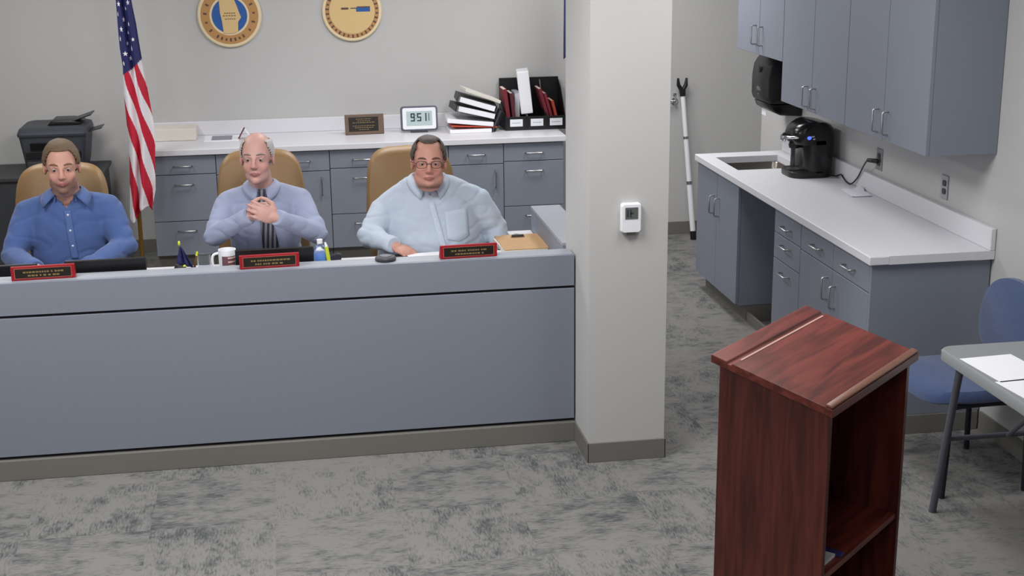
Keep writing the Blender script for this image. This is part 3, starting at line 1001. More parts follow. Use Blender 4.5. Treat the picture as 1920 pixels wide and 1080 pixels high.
# digital clock
t = thing('digital_clock', 'white digital desk clock with grey rim showing 9:51', 'clock', (0.935, 9.87, CZ))
Mc = Matrix.Translation((0.935, 9.85, CZ+0.012)) @ Matrix.Rotation(R(-7), 4, 'X')
def rr3(x0, x1, z0, z1, r, y):
    return [(p[0], y, p[1]) for p in rounded(x0, x1, z0, z1, r)]
b = MB()
b.rings([rr3(-0.132, 0.132, 0, 0.176, 0.02, 0.03), rr3(-0.132, 0.132, 0, 0.176, 0.02, 0.002), rr3(-0.128, 0.128, 0.004, 0.172, 0.018, -0.002)], M=Mc)
b.build('rim', mat('grey_clock_rim', (86, 88, 104), 0.4), t, smooth=True)
b = MB()
b.rings([rr3(-0.120, 0.120, 0.012, 0.164, 0.014, -0.0021), rr3(-0.118, 0.118, 0.014, 0.162, 0.013, -0.005)], M=Mc)
b.build('bezel', M_whitepl, t, smooth=True)
MB().box(-0.092, 0.092, -0.0065, -0.0051, 0.038, 0.140, 0.0, Mc).build('lcd', M_lcd, t)
SEG = {'9': 'abcdfg', '5': 'acdfg', '1': 'bc'}
def digit(b, ch, x, z, w_, h_, th):
    g = {'a': (x, x+w_, z+h_-th, z+h_), 'd': (x, x+w_, z, z+th), 'g': (x, x+w_, z+h_/2-th/2, z+h_/2+th/2),
         'f': (x, x+th, z+h_/2, z+h_), 'e': (x, x+th, z, z+h_/2), 'b': (x+w_-th, x+w_, z+h_/2, z+h_), 'c': (x+w_-th, x+w_, z, z+h_/2)}
    for s in SEG[ch]:
        x0, x1, z0, z1 = g[s]
        b.box(x0, x1, -0.0072, -0.0066, z0, z1, M=Mc)
b = MB()
digit(b, '9', -0.062, 0.068, 0.030, 0.058, 0.009)
digit(b, '5', -0.016, 0.068, 0.030, 0.058, 0.009)
digit(b, '1', 0.022, 0.068, 0.030, 0.058, 0.009)
for z in (0.085, 0.108):
    b.box(-0.0265, -0.0215, -0.0072, -0.0066, z, z+0.005, M=Mc)
b.box(0.066, 0.071, -0.0072, -0.0066, 0.07, 0.125, M=Mc)
b.build('digits', M_lcddark, t)
MB().box(-0.06, 0.06, 0.0, 0.075, -0.011, -0.001, 0.003, Mc).build('stand', M_darkgrey, t)

# pile of binders and papers
PX, PY = 1.30, 9.86
def slab(name, m, cx, cz, wd, th, dp, tilt, yaw=0, cy=PY, bev=0.003):
    M = Matrix.Translation((cx, cy, cz)) @ Matrix.Rotation(R(yaw), 4, 'Z') @ Matrix.Rotation(R(tilt), 4, 'Y')
    return MB().box(-wd/2, wd/2, -dp/2, dp/2, 0, th, bev, M)
t = None
def doc(name, label, m, args, cat, group=None, **k):
    o = slab(name, m, *args, **k).build(name, m, None)
    o = recenter(o)
    tag(o, label, cat, group)
    return o
doc('paper_stack', 'white paper stack at the bottom of the leaning document pile', M_paper, (1.29, CZ, 0.30, 0.028, 0.24, 0), 'papers')
doc('folder', 'orange-red edged folder low in the leaning document pile', M_orange, (1.31, CZ+0.040, 0.33, 0.010, 0.25, 3), 'folder', yaw=2)
doc('paper_stack', 'thick white paper stack on the orange folder in the document pile', M_paper, (1.29, CZ+0.060, 0.33, 0.030, 0.25, 6), 'papers', yaw=-2)
def binder(label, cx, cz, wd, th, dp, tilt, yaw):
    t = thing('ring_binder', label, 'binder', (cx, PY, cz), group='binders in the document pile')
    M = Matrix.Translation((cx, PY, cz)) @ Matrix.Rotation(R(yaw), 4, 'Z') @ Matrix.Rotation(R(tilt), 4, 'Y')
    b = MB()
    b.box(-wd/2, wd/2, -dp/2, dp/2, 0, 0.003, 0, M)
    b.box(-wd/2, wd/2, -dp/2, dp/2, th-0.003, th, 0, M)
    b.box(-wd/2, -wd/2+0.004, -dp/2, dp/2, 0.003, th-0.003, 0, M)
    b.build('cover', M_darkgrey, t)
    MB().box(-wd/2+0.012, wd/2-0.012, -dp/2-0.004, dp/2-0.01, 0.0045, th-0.0045, 0.002, M).build('pages', M_paper, t)
    MB().tube([M @ V((-wd/2+0.012, -dp/2-0.008, 0.004)), M @ V((-wd/2+0.012, -dp/2-0.008, th-0.004))], 0.006, 8).build('ring', M_metal, t, smooth=True)
binder('dark binder with white pages, lower one leaning in the document pile', 1.315, CZ+0.125, 0.30, 0.046, 0.27, 14, 3)
binder('dark binder with white pages, upper one leaning in the document pile', 1.335, CZ+0.185, 0.29, 0.046, 0.27, 17, -3)
doc('paper_stack', 'loose white papers on top of the leaning document pile', M_paper2, (1.37, CZ+0.247, 0.27, 0.022, 0.23, 21), 'papers', yaw=5)
# upright grey magazine holder end beside the pile
t = thing('wire_file_holder', 'slanting dark file holder between the document pile and the black organiser', 'file holder', (1.47, 9.85, CZ))
b = MB()
for y in (9.74, 9.95):
    b.prism([(1.435, CZ), (1.45, CZ), (1.515, CZ+0.15), (1.50, CZ+0.155)], 'y', y, y+0.02, 0.002)
b.build('end_frames', M_darkgrey, t)
MB().prism([(1.455, CZ+0.0), (1.47, CZ), (1.532, CZ+0.14), (1.518, CZ+0.145)], 'y', 9.762, 9.948, 0.002).build('pocket', M_black, t)

# black organiser with three labelled bays
OX = [1.545, 1.705, 1.845, 1.985]
t = thing('desk_organiser', 'black three-bay desk file organiser with white labels at the right end of the credenza', 'organiser', (1.765, 9.88, CZ))
MB().box(OX[0], OX[3], 9.78, 10.07, CZ, CZ+0.012, 0.002).build('floor_panel', M_black, t)
MB().box(OX[0], OX[3], 10.055, 10.07, CZ+0.0125, CZ+0.345, 0.002).build('back_panel', M_black, t)
for i, x in enumerate(OX):
    b = MB()
    hh = 0.10 if i in (1, 2) else 0.16
    b.prism([(9.781, CZ+0.0125), (10.054, CZ+0.0125), (10.054, CZ+(0.33 if i else 0.22)), (9.95, CZ+(0.28 if i == 3 else 0.16)), (9.781, CZ+0.10)], 'x', x-0.006 if i else x, x+0.006 if i < 3 else x, 0.0015)
    b.build('divider', M_black, t)
for i in range(3):
    f = MB().box(OX[i]+0.0065, OX[i+1]-0.0065, 9.781, 9.791, CZ+0.0125, CZ+0.098, 0.001).build('bay_front', M_black, t)
    cx = (OX[i]+OX[i+1])/2
    MB().box(cx-0.046, cx+0.046, 9.7795, 9.7808, CZ+0.028, CZ+0.080, 0.0004).build('label', M_whitepl, f)
    b = MB()
    for k in range(6):
        b.box(cx-0.03+k*0.0105, cx-0.023+k*0.0105, 9.7790, 9.7794, CZ+0.051, CZ+0.057)
    b.build('label_print', mat('grey_ink', (150, 154, 170), 0.6) if 'grey_ink' not in MATS else MATS['grey_ink'], f)
def book(label, cx, tilt, th, h, dp, m, cy=9.93, z=CZ+0.0135, name='book'):
    M = Matrix.Translation((cx, cy, z)) @ Matrix.Rotation(R(tilt), 4, 'Y')
    t = thing(name, label, 'book', (cx, cy, z), group='books in the desk organiser')
    b = MB()
    b.box(-th/2, -th/2+0.002, -dp/2, dp/2, 0, h, 0, M)
    b.box(th/2-0.002, th/2, -dp/2, dp/2, 0, h, 0, M)
    b.box(-th/2+0.002, th/2-0.002, -dp/2, -dp/2+0.002, 0, h, 0, M)
    b.build('cover', m, t)
    MB().box(-th/2+0.0025, th/2-0.0025, -dp/2+0.0025, dp/2-0.006, 0.003, h-0.003, 0, M).build('pages', M_paper2, t)
book('maroon book at the left of the organiser, leaning right', 1.585, -7, 0.028, 0.28, 0.2, M_maroon)
book('dark maroon book second from the left in the organiser', 1.625, -6, 0.024, 0.25, 0.2, mat('dark_maroon', (84, 26, 40), 0.7))
book('maroon book leaning left in the right bay of the organiser', 1.885, -16, 0.022, 0.285, 0.2, M_maroon)
book('thin maroon book behind the orange one in the right bay', 1.912, -16, 0.018, 0.25, 0.2, mat('wine_red', (126, 34, 46), 0.7))
book('orange-brown book at the right in the organiser', 1.945, -14, 0.018, 0.19, 0.18, M_orange)
t = thing('white_binder', 'tall white binder standing tilted in the black organiser', 'binder', (1.70, 9.85, CZ+0.11))
M = Matrix.Translation((1.712, 9.83, CZ+0.112)) @ Matrix.Rotation(R(-6), 4, 'Y') @ Matrix.Rotation(R(-8), 4, 'Z')
MB().box(-0.043, 0.043, -0.015, 0.18, 0, 0.305, 0.006, M).build('cover', M_whitepl, t)
MB().box(-0.037, 0.037, 0.02, 0.176, -0.003, -0.0002, 0, M).build('pages', M_paper2, t)
t = thing('grey_folder_stand', 'pale grey folder standing behind the tall white binder', 'folder', (1.655, 9.96, CZ))
MB().box(1.632, 1.672, 9.90, 10.05, CZ+0.0135, CZ+0.26, 0.004).build('cover', mat('pale_grey_board', (176, 178, 196), 0.6), t)
MB().box(1.636, 1.668, 9.897, 9.90, CZ+0.02, CZ+0.25, 0).build('page_edge', M_paper, t)

# ================================================================== printer on a cabinet
t = thing('printer_stand', 'dark grey low cabinet under the printer at the left', 'cabinet', (-1.62, 9.78, 0))
MB().box(-2.25, -1.24, 9.50, 10.06, 0.665, 0.69, 0.003).build('top', M_darkgrey, t)
MB().box(-2.23, -1.26, 9.53, 10.05, 0.0, 0.664, 0.003).build('body', mat('dark_grey_laminate', (72, 73, 76), 0.6), t)
for x in (-2.225, -1.742):
    f = MB().box(x, x+0.478, 9.511, 9.5295, 0.05, 0.65, 0.002).build('door', M_darkgrey, t)
    pull(f, (x+(0.42 if x < -2 else 0.06), 9.511, 0.5), (0, 0, 1), 0.1, (0, -0.03, 0))
t = thing('printer', 'charcoal multifunction printer on the dark cabinet behind the man in blue shirt', 'printer', (-1.54, 9.78, 0.69), 0)
x0, x1, y0, y1 = -1.775, -1.335, 9.60, 10.02
def pr(e0, e1, z, f=0.0):
    return [(p[0], p[1], z) for p in rounded(x0+e0, x1-e0, y0+e1, y1-0.01, 0.03)]
b = MB()
b.rings([pr(0.045, 0.02, 0.6905), pr(0.03, 0.01, 0.74), pr(0.004, 0.0, 0.93), pr(0.0, 0.0, 0.945)])
b.build('body', M_printer, t, smooth=True)
b = MB()
b.rings([pr(-0.004, -0.01, 0.9455), pr(-0.006, -0.012, 0.96), pr(0.004, 0.02, 0.992), pr(0.03, 0.05, 0.999)])
b.build('scanner_lid', M_printer, t, smooth=True)
MB().prism([(-1.60, 0.9995), (-1.40, 0.9995), (-1.37, 1.012), (-1.44, 1.03), (-1.57, 1.03)], 'y', 9.72, 9.96, 0.008).build('document_feeder', M_black, t, smooth=True)
M = Matrix.Translation((-1.45, 9.84, 1.012)) @ Matrix.Rotation(R(-18), 4, 'Y')
MB().box(0.0, 0.15, -0.10, 0.10, 0.0, 0.008, 0.003, M).build('input_tray', M_black, t)
MB().box(-1.70, -1.43, 9.585, 9.6, 0.855, 0.905, 0.004).build('control_panel', M_blackgloss, t)
MB().box(-1.735, -1.375, 9.596, 9.61, 0.795, 0.845, 0.004).build('output_slot', M_black, t)
f = MB().box(-1.73, -1.38, 9.598, 9.615, 0.70, 0.775, 0.004).build('paper_drawer', M_darkgrey, t)
MB().box(-1.60, -1.51, 9.588, 9.598, 0.73, 0.745, 0.003).build('drawer_grip', M_black, f)
M = Matrix.Translation((-1.345, 9.80, 0.945)) @ Matrix.Rotation(R(-14), 4, 'Y')
MB().box(0.0, 0.105, -0.09, 0.09, 0.0, 0.006, 0.002, M).build('side_tray', M_black, t)

# ================================================================== on the dais
LZ = 0.8895
def nameplate(cx, w_, label):
    t = thing('nameplate', label, 'nameplate', (cx, 5.985, LZ), group='nameplates on the council desk')
    M = Matrix.Translation((cx, 5.972, LZ+0.001)) @ Matrix.Rotation(R(2.5), 4, 'Z') @ Matrix.Rotation(R(-14), 4, 'X')
    b = MB()
    b.prism([(0, 0), (0.05, 0), (0.012, 0.062), (0, 0.062)], 'x', -w_/2, w_/2, 0.003, M=Matrix.Translation((cx, 5.966, LZ)) @ Matrix.Rotation(R(2.5), 4, 'Z'))
    b.build('block', M_red, t)
    M = Matrix.Translation((cx, 5.966, LZ)) @ Matrix.Rotation(R(2.5), 4, 'Z')
    MB().box(-w_/2+0.017, w_/2-0.017, -0.0022, -0.0002, 0.011, 0.051, 0.0008, M).build('plate', M_platebl, t)
    b = MB()
    for z, k in ((0.036, 0.62), (0.021, 0.48)):
        x = -w_*k/2
        while x < w_*k/2:
            wd = random.uniform(0.006, 0.014)
            b.box(x, x+wd, -0.0028, -0.0023, z-0.0035, z+0.0035, M=M)
            x += wd+random.choice((0.003, 0.003, 0.008))
    b.build('engraving', M_gold, t)
    b = MB()
    zz = ((-w_/2+0.014, w_/2-0.014, 0.0085, 0.0105), (-w_/2+0.014, w_/2-0.014, 0.0515, 0.0535), (-w_/2+0.014, -w_/2+0.0165, 0.0105, 0.0515), (w_/2-0.0165, w_/2-0.014, 0.0105, 0.0515))
    for q in zz:
        b.box(q[0], q[1], -0.0015, -0.0002, q[2], q[3], M=M)
    b.build('border', mat('copper_border', (176, 96, 80), 0.4) if 'copper_border' not in MATS else MATS['copper_border'], t)
nameplate(-1.058, 0.262, 'red framed nameplate on the ledge before the man in blue shirt')
nameplate(-0.107, 0.258, 'red framed nameplate on the ledge before the man with the tie')
nameplate(0.770, 0.258, 'red framed nameplate on the ledge before the man in pale shirt')

# low black laptops seen from behind
def laptop(cx, cy, w_, top, label, rz=0):
    t = thing('laptop', label, 'laptop', (cx, cy, 0.7605), R(rz), 'laptops on the council desk')
    MB().box(-w_/2, w_/2, 0.01, 0.24, 0.0, 0.018, 0.004).build('keyboard_base', M_black, t, world=False)
    b = MB()
    hh = top-0.7605-0.018
    b.box(-w_/2, w_/2, -0.006, 0.006, 0.0, hh, 0.004, Matrix.Translation((0, 0.006, 0.0185)) @ Matrix.Rotation(R(6), 4, 'X'))
    b.build('lid', M_black, t, world=False)
    b = MB()
    b.box(-w_/2+0.01, w_/2-0.01, 0.0065, 0.0075, 0.012, hh-0.01, 0, Matrix.Translation((0, 0.006, 0.0185)) @ Matrix.Rotation(R(6), 4, 'X'))
    b.build('screen', M_blackgloss, t, world=False)
    for s in (-1, 1):
        MB().tube([(s*w_*0.3-0.02, 0.012, 0.019), (s*w_*0.3+0.02, 0.012, 0.019)], 0.005, 8).build('hinge', M_darkgrey, t, smooth=True, world=False)
laptop(-0.815, 6.10, 0.345, 0.937, 'black laptop open on the desk before the man in blue shirt', 1)
laptop(-0.085, 6.10, 0.345, 0.949, 'black laptop open on the desk before the man with the tie', 0)
laptop(-1.265, 6.17, 0.30, 0.913, 'black laptop at the left frame edge of the desk', 2)

# puck on the ledge
t = thing('conference_puck', 'round dark conference microphone puck on the ledge', 'microphone', (0.401, 6.0, LZ))
MB().lathe([(0, 0), (0.040, 0), (0.047, 0.004), (0.047, 0.012), (0.040, 0.019), (0, 0.021)], (0.401, 6.0, LZ), 28).build('body', M_darkgrey, t, smooth=True)
MB().lathe([(0, 0), (0.026, 0), (0.025, 0.0015), (0, 0.002)], (0.401, 6.0, LZ+0.0212), 24).build('top_disc', mat('grey_mesh', (96, 98, 106), 0.5), t, smooth=True)

# mug
t = thing('mug', 'white mug with brown striped print beside the middle laptop', 'mug', (-0.292, 6.14, 0.7605))
mc = (-0.294, 6.145, 0.7605)
MB().lathe([(0, 0), (0.034, 0), (0.038, 0.006), (0.039, 0.18), (0.0365, 0.18), (0.0355, 0.012), (0, 0.01)], mc, 28).build('cup', M_whitepl, t, smooth=True)
MB().tube(smooth_pts([(mc[0]-0.037, mc[1]-0.004, mc[2]+0.165), (mc[0]-0.062, mc[1]-0.006, mc[2]+0.155), (mc[0]-0.066, mc[1]-0.006, mc[2]+0.12), (mc[0]-0.055, mc[1]-0.005, mc[2]+0.09), (mc[0]-0.037, mc[1]-0.004, mc[2]+0.082)], 5), 0.006, 8).build('mug_handle', M_whitepl, t, smooth=True)
def arc_patch(b, a0, a1, z0, z1, r):
    n = 8
    loops = [[(mc[0]+(r+d)*math.cos(lerp(a0, a1, k/n)), mc[1]+(r+d)*math.sin(lerp(a0, a1, k/n)), z) for k in range(n+1)] for z, d in ((z0, 0.0), (z1, 0.0))]
    b.grid(loops)
b = MB()
arc_patch(b, R(-125), R(-20), mc[2]+0.085, mc[2]+0.155, 0.0393)
b.build('print', M_mugbrown, t, smooth=True)
b = MB()
for k in range(4):
    arc_patch(b, R(-85), R(-22), mc[2]+0.09+k*0.018, mc[2]+0.097+k*0.018, 0.0397)
b.build('print_stripe', mat('mug_print_cream', (226, 190, 180), 0.4), t, smooth=True)

# miniature navy flag
t = thing('miniature_flag', 'miniature navy flag with gold tip on a black base', 'flag', (-0.49, 6.11, 0.7605))
MB().lathe([(0, 0), (0.034, 0), (0.036, 0.01), (0.033, 0.10), (0.02, 0.128), (0.0, 0.13)], (-0.500, 6.11, 0.7605), 20).build('base', M_black, t, smooth=True)
MB().tube([(-0.500, 6.11, 0.885), (-0.497, 6.11, 0.985)], 0.003, 8).build('staff', M_brass, t, smooth=True)
b = MB()
rows = []
for j in range(14):
    v = j/13
    rows.append([(-0.500+0.006*(1-v)+lerp(-0.012, 0.058, u/12)*(0.12+v), 6.098+0.008*math.sin(u*1.3+v*2), 0.974-v*0.075-0.028*v*(u/12)) for u in range(13)])
b.grid(rows)
o = b.build('cloth', M_navy, t, smooth=True)
o.modifiers.new('thickness', 'SOLIDIFY').thickness = 0.002
b = MB()
b.sphere((-0.497, 6.11, 0.985), (0.006, 0.006, 0.012), u=10, v=8)
b.sphere((-0.478, 6.075, 0.890), (0.007, 0.004, 0.006), u=10, v=8)
b.build('gilt_tip', M_lime, t, smooth=True)
t = thing('pen', 'gold pen leaning beside the miniature navy flag', 'pen', (-0.43, 6.10, 0.7605))
MB().tube([(-0.462, 6.10, 0.7665), (-0.425, 6.105, 0.927)], 0.005, 10).build('barrel', M_brass, t, smooth=True)
MB().tube([(-0.425, 6.105, 0.9275), (-0.421, 6.1055, 0.945)], [0.0055, 0.0045], 10).build('cap', M_lime, t, smooth=True)
t = thing('drinking_glass', 'clear drinking glass on the desk beside the miniature flag', 'glass', (-0.405, 6.15, 0.7605))
MB().lathe([(0, 0), (0.026, 0), (0.031, 0.155), (0.029, 0.155), (0.0245, 0.01), (0, 0.01)], (-0.398, 6.17, 0.7605), 24).build('tumbler', M_clear, t, smooth=True)

# bottle and marker, stapler
t = thing('sanitizer_bottle', 'small clear bottle with blue label right of the middle laptop', 'bottle', (0.118, 6.18, 0.7605))
MB().lathe([(0, 0), (0.026, 0), (0.028, 0.01), (0.028, 0.15), (0.020, 0.165), (0.011, 0.17), (0.011, 0.178), (0, 0.178)], (0.118, 6.18, 0.7605), 22).build('body', M_clear, t, smooth=True)
MB().lathe([(0.0286, 0), (0.0292, 0.001), (0.0292, 0.06), (0.0286, 0.061)], (0.118, 6.18, 0.7605+0.075), 22).build('label_band', M_bluelabel, t, smooth=True)
MB().lathe([(0, 0), (0.013, 0), (0.013, 0.018), (0, 0.02)], (0.118, 6.18, 0.7605+0.1785), 16).build('cap', M_whitepl, t, smooth=True)
t = thing('highlighter', 'yellow-green highlighter standing beside the clear bottle', 'marker', (0.155, 6.16, 0.7605))
MB().tube([(0.166, 6.16, 0.7675), (0.146, 6.165, 0.925)], [0.010, 0.009], 12).build('barrel', M_lime, t, smooth=True)
MB().tube([(0.146, 6.165, 0.9255), (0.142, 6.166, 0.945)], [0.0075, 0.004], 12).build('tip', M_whitepl, t, smooth=True)
sx, sy, _ = (0.178, 6.516, 0.785)
t = thing('stapler', 'small dark stapler on the desk right of the highlighter', 'stapler', (sx, sy, 0.7605))
MB().box(sx-0.048, sx+0.048, sy-0.018, sy+0.018, 0.7605, 0.7685, 0.003).build('base', M_black, t)
MB().prism([(sx-0.046, 0.772), (sx+0.046, 0.776), (sx+0.046, 0.800), (sx+0.030, 0.806), (sx-0.040, 0.790)], 'y', sy-0.014, sy+0.014, 0.003).build('arm', M_navymetal, t)
MB().tube([(sx+0.040, sy-0.013, 0.772), (sx+0.040, sy+0.013, 0.772)], 0.004, 8).build('hinge', M_metal, t, smooth=True)
# tablet, paper under the hand, clipboard
WZ = 0.7605
o = MB().box(-0.125, 0.125, -0.085, 0.085, 0, 0.009, 0.003, Matrix.Translation((0.615, 6.505, WZ)) @ Matrix.Rotation(R(4), 4, 'Z')).build('tablet', M_navymetal, None)
tag(recenter(o), 'dark flat tablet lying on the desk under white paper', 'tablet')
tag(sheet(0.63, 6.52, WZ+0.0095, R(6), 0.17, 0.12, 0.001), 'white paper lying on the dark tablet beside the resting hand', 'paper')
t = thing('clipboard', 'tan hardboard clipboard with metal clip at the right end of the desk', 'clipboard', (1.12, 6.66, WZ))
Mk = Matrix.Translation((1.125, 6.67, WZ+0.0185)) @ Matrix.Rotation(R(1), 4, 'Z')
MB().box(-0.112, 0.112, -0.165, 0.15, 0, 0.004, 0.001, Mk).build('board', M_clip, t)
MB().prism([(-0.035, 0.0), (0.035, 0.0), (0.028, 0.03), (0.012, 0.036), (0.008, 0.05), (-0.008, 0.05), (-0.012, 0.036), (-0.028, 0.03)], 'z', 0.0042, 0.012, 0.001, Mk @ Matrix.Translation((0, 0.085, 0))).build('clip', M_metal, t)
MB().tube([Mk @ V((-0.03, 0.088, 0.012)), Mk @ V((0.03, 0.088, 0.012))], 0.006, 10).build('clip_spring', M_darkgrey, t, smooth=True)
tag(sheet(1.115, 6.64, WZ+0.0002, R(4), 0.216, 0.279, 0.018, M_paper2), 'cream paper pad lying under the tan clipboard', 'paper')
tag(sheet(-0.56, 6.33, WZ+0.0003, R(8)), 'white paper sheet on the desk left of the miniature flag', 'paper')

# ================================================================== office chairs
def office_chair(cx, cy, top, w_, label, rz=0.0, recl=8):
    t = thing('office_chair', label, 'chair', (cx, cy, 0), R(rz), 'tan office chairs behind the council desk')
    # local: -y is the front
    def bring(yo, s, e=0.0):
        out = []
        n = 48
        zc, hz = (0.56+top)/2, (top-0.56)/2
        for k in range(n):
            a = 2*math.pi*k/n
            x = (w_/2)*s*math.copysign(abs(math.cos(a))**0.42, math.cos(a))
            z = hz*(s if s > 0.97 else s)*math.copysign(abs(math.sin(a))**0.42, math.sin(a))
            taper = 1.0-0.10*(z+hz)/(2*hz)+0.10*(1-(z+hz)/(2*hz))*0.4
            y = yo+math.tan(R(recl))*(z+hz)-0.05*(x/(w_/2))**2
            out.append((x*taper, y, zc+z))
        return out
    b = MB()
    b.rings([bring(0.19, 0.90), bring(0.205, 0.965), bring(0.235, 1.0), bring(0.265, 1.0), bring(0.285, 0.94)])
    b.build('backrest', M_tan, t, smooth=True, world=False)
    b = MB()
    sq = rounded(-0.25, 0.25, -0.26, 0.24, 0.09, 6)
    b.rings([[(p[0]*s, p[1]*s-0.0, z) for p in sq] for z, s in ((0.40, 0.92), (0.415, 1.0), (0.445, 1.0), (0.465, 0.95), (0.472, 0.8))])
    b.build('seat', M_tan, t, smooth=True, world=False)
    for s in (-1, 1):
        MB().tube(smooth_pts([(s*0.27, 0.12, 0.41), (s*0.315, 0.10, 0.5), (s*0.315, 0.08, 0.6), (s*0.31, 0.02, 0.628), (s*0.31, -0.14, 0.63), (s*0.30, -0.17, 0.60)], 4), 0.017, 10).build('armrest', M_black, t, smooth=True, world=False)
    MB().box(-0.04, 0.04, 0.19, 0.25, 0.38, 0.60, 0.01).build('back_bracket', M_black, t, world=False)
    MB().box(-0.10, 0.10, -0.10, 0.24, 0.372, 0.399, 0.006).build('tilt_mechanism', M_black, t, world=False)
    MB().tube([(0, 0, 0.09), (0, 0, 0.22), (0, 0, 0.221), (0, 0, 0.371)], [0.03, 0.03, 0.016, 0.016], 16).build('gas_post', M_black, t, smooth=True, world=False)
    for k in range(5):
        a = R(72*k+18)
        c, s = math.cos(a), math.sin(a)
        MB().tube([(0.02*c, 0.02*s, 0.115), (0.30*c, 0.30*s, 0.075)], [0.027, 0.018], 10).build('base_arm', M_black, t, smooth=True, world=False)
        MB().lathe([(0, -0.02), (0.024, -0.02), (0.028, -0.012), (0.028, 0.012), (0.024, 0.02), (0, 0.02)], (0, 0, 0), 18, Matrix.Translation((0.30*c, 0.30*s, 0.0285)) @ Matrix.Rotation(a+R(90), 4, 'Z') @ Matrix.Rotation(R(90), 4, 'Y')).build('caster', M_darkgrey, t, smooth=True, world=False)
    return t
CH1 = office_chair(-1.19, 7.02, 1.150, 0.50, 'tan leather office chair of the man in blue shirt', -7, 9)
CH2 = office_chair(-0.14, 6.98, 1.185, 0.475, 'tan leather office chair of the bald man with the tie', 2, 9)
CH3 = office_chair(0.66, 7.05, 1.165, 0.50, 'tan leather office chair of the man in pale shirt', 5, 9)

# ================================================================== people
DG = None
def organic(b, voxel, smooth=3, fac=0.5):
    """fuse overlapping shapes into one continuous skin"""
    me = bpy.data.meshes.new('tmp')
    bmesh.ops.recalc_face_normals(b.bm, faces=b.bm.faces[:])
    b.bm.to_mesh(me)
    b.bm.free()
    o = bpy.data.objects.new('tmp', me)
    COL.objects.link(o)
    m = o.modifiers.new('r', 'REMESH')
    m.mode = 'VOXEL'
    m.voxel_size = voxel
    if smooth:
        s = o.modifiers.new('s', 'SMOOTH')
        s.factor = fac
        s.iterations = smooth
    bpy.context.view_layer.update()
    dg = bpy.context.evaluated_depsgraph_get()
    res = bpy.data.meshes.new_from_object(o.evaluated_get(dg))
    bpy.data.objects.remove(o)
    bpy.data.meshes.remove(me)
    return res

def cloth_mat(name, rgb, weave=0.25):
    m = mat(name, rgb, 0.85, spec=0.2, bump=weave, bscale=420, var=0.06, vscale=14, sheen=0.2)
    return m

def skin_mat(name):
    m = bpy.data.materials.new(name)
    m.use_nodes = True
    nt = m.node_tree
    b = nt.nodes['Principled BSDF']
    b.inputs['Roughness'].default_value = 0.5
    b.inputs['Specular IOR Level'].default_value = 0.35
    a = nt.nodes.new('ShaderNodeAttribute')
    a.attribute_name = 'skin'
    nt.links.new(a.outputs['Color'], b.inputs['Base Color'])
    n = nt.nodes.new('ShaderNodeTexNoise')
    n.inputs['Scale'].default_value = 260
    bp = nt.nodes.new('ShaderNodeBump')
    bp.inputs['Strength'].default_value = 0.08
    bp.inputs['Distance'].default_value = 0.002
    nt.links.new(n.outputs['Fac'], bp.inputs['Height'])
    nt.links.new(bp.outputs['Normal'], b.inputs['Normal'])
    return m

def hand_shapes(b, wrist, f, n, s, curl, spread=6, thumb=0.6, scale=1.0, splay=None):
    """wrist point, f = towards the fingers, n = back of the hand, s = thumb side; curl = three bend angles (degrees)"""
    f, n, s = V(f).normalized(), V(n), V(s)
    n = (n-f*n.dot(f)).normalized()
    s = (s-f*s.dot(f)-n*s.dot(n)).normalized()
    k = scale
    base = V(wrist)
    b.capsule(base, base+f*0.03*k, 0.027*k, 0.026*k)
    rot = Matrix((s, f, n)).transposed()
    c = base+f*0.06*k
    M = Matrix.Translation(c) @ rot.to_4x4() @ Matrix.Diagonal((0.042*k, 0.052*k, 0.0165*k, 1))
    t = bmesh.new()
    bmesh.ops.create_uvsphere(t, u_segments=20, v_segments=12, radius=1.0)
    for q in t.verts:
        q.co = M @ q.co
    b.add(t)
    for i in range(4):   # metacarpals
        b.capsule(base+f*0.02*k+s*(0.022-0.0145*i)*k*0.6, base+f*(0.092-0.004*abs(i-1))*k+s*(0.031-0.0205*i)*k, 0.013*k, 0.0115*k, 10)
    lens = [(0.040, 0.024, 0.019), (0.044, 0.028, 0.020), (0.041, 0.026, 0.020), (0.032, 0.020, 0.017)]
    for i in range(4):
        p = base+f*(0.094-0.004*abs(i-1))*k+s*(0.031-0.0205*i)*k
        d = (f+s*math.tan(R(spread*(1.5-i)*0.6))).normalized()
        ax = d.cross(n).normalized()     # bending towards the palm
        ang = 0
        for j in range(3):
            cc = curl[j] if not isinstance(curl[0], (tuple, list)) else curl[i][j]
            ang += cc
            dd = (Matrix.Rotation(R(-ang), 3, ax) @ d)
            q = p+dd*lens[i][j]*k
            r0_, r1_ = (0.0096-0.0009*j)*k, (0.0090-0.0011*j)*k
            if i == 3:
                r0_, r1_ = r0_*0.88, r1_*0.88
            b.capsule(p, q, r0_, r1_, 10)
            p = q
    # thumb leaves the side of the palm near its base
    p = base+f*0.028*k+s*0.028*k-n*0.006*k
    d = (f*0.62+s*0.72-n*0.30*thumb).normalized()
    q = p+d*0.042*k
    b.capsule(p, q, 0.0155*k, 0.0125*k, 10)
    d2 = (f*0.9+s*0.25-n*0.45*thumb).normalized()
    q2 = q+d2*0.032*k
    b.capsule(q, q2, 0.0118*k, 0.0105*k, 10)
    d3 = (f*0.95-s*0.05-n*0.5*thumb).normalized()
    b.capsule(q2, q2+d3*0.024*k, 0.0105*k, 0.0085*k, 10)

